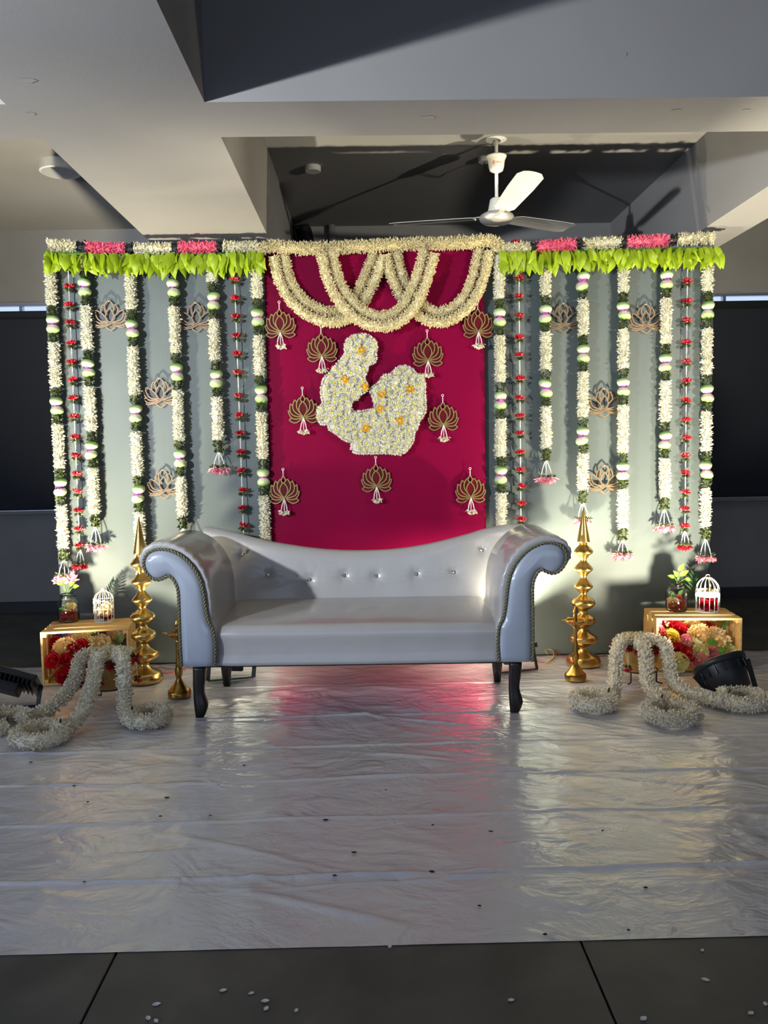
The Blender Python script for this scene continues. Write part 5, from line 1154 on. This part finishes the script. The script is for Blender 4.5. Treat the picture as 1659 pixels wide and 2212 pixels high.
wire('second red wire lying left of the left small brass lamp', [(325, 1451, 0), (350, 1454, 0), (376, 1452, 0), (400, 1447, 0)], M['wirered'])
wire('red wire running behind the right tall brass lamp', [(1240, 1416, 0), (1270, 1419, 0), (1310, 1416, 0)], M['wirered'])
def petal_on(u, v, s, ang, m, z, label, grp, nm='petal'):
    p = atz(u, v, z); V = []; s *= .78
    for i in range(6):
        f = i/5; w = s*.33*math.sin(math.pi*min(1, f*.92+.06)); x = s*(f-.5); zz = .0015+.25*s*(f-.5)**2+.0
        for j in (-1, 0, 1): V.append((x, j*w, zz+(.25*w if j else 0)))
    F = [[i*3+j, i*3+j+1, i*3+4+j, i*3+3+j] for i in range(5) for j in range(2)]
    tag(MB().add(V, F).build(nm, m, smooth=True, world=TR(p, RZ(ang))), label, 'petal', grp)
PW = mat('fallen_petal', (.72, .72, .70), .6)
for u, v, s, a, l in ((482, 2141, .024, .3, 'white petal on the stone, farthest back of the left cluster'), (543, 2147, .02, .5, 'small white petal on the stone right of the farthest back one'), (573, 2164, .026, .1, 'white petal lying crosswise on the stone above an upright petal'), (575, 2180, .022, 1.2, 'upright white petal on the stone just under the crosswise petal'),
        (640, 2184, .018, 1.4, 'smallest white petal at the right end of the left stone cluster'), (338, 2171, .026, .3, 'curled white petal alone on the stone right of the left joint'), (320, 2201, .022, -1.0, 'rounded white petal at the bottom frame edge right of the left joint'), (337, 2207, .02, -.9, 'slim white petal cut by the bottom edge beside the rounded one'),
        (1104, 2162, .022, .2, 'lone white petal on the middle right of the stone floor'), (1524, 2118, .026, -.4, 'white petal on the stone right of the right joint'), (1517, 2054, .018, 1.0, 'white petal on the stone close to the sheet edge at right'), (1390, 2202, .026, .6, 'white petal at the bottom edge left of the right joint'), (1622, 2190, .022, .5, 'white petal near the bottom right corner of the stone'), (1653, 2170, .02, 1.2, 'white petal touching the right frame edge on the stone')):
    petal_on(u, v, s, a, PW, .0006, l, 'petals on the stone floor')
for u, v, s, a, l in ((95, 1753, .03, .4, 'white petal on the sheet at the far left'), (591, 1819, .02, .7, 'white petal on the sheet left of its middle'), (1597, 1961, .024, 1.0, 'white petal on the sheet near the front right corner'), (1193, 2023, .03, -.2, 'long white petal at the front edge of the sheet, right of the middle'), (192, 1612, .02, .2, 'white petal on the sheet in front of the left coil'),
        (1255, 2032, .02, .1, 'white petal at the front sheet edge next to the long petal'), (842, 2046, .02, 1.3, 'white petal standing at the middle of the front sheet edge'), (330, 1558, .02, .4, 'white petal beside the coil near the left sofa leg'), (243, 1573, .018, .1, 'white petal between two left garland coils')):
    petal_on(u, v, s, a, PW, .010 if v < 2000 else .004, l, 'petals on the sheet')
SPK = mat('dry_speck', (.02, .017, .014), .7)
SP = MB()
for u, v in ((160, 1698), (190, 1733), (346, 1764), (455, 1763), (360, 1724), (703, 1772), (833, 1708), (935, 1783), (934, 1884), (765, 1842), (1301, 1795), (1060, 1797), (67, 1647), (527, 1654), (723, 1892), (1395, 1918), (1036, 1958), (182, 1906), (1177, 2019), (1357, 2010)):
    p = atz(u, v, .010 if v < 1990 else .005); n = 7; an = np.linspace(0, 2*math.pi, n, endpoint=False)+random.random(); r_ = random.uniform(.004, .008)*np.random.default_rng(int(u)).uniform(.5, 1.2, n)
    SP.add([(p[0]+1.5*r_[k]*math.cos(an[k]), p[1]+r_[k]*math.sin(an[k]), p[2]+.002) for k in range(n)]+[(p[0], p[1], p[2]+.005)], [[k, (k+1) % n, n] for k in range(n)])
tag(SP.build('leaf_crumbs', SPK), 'tiny dark dry leaf crumbs strewn over the shiny plastic sheet', 'crumbs', kind='stuff')
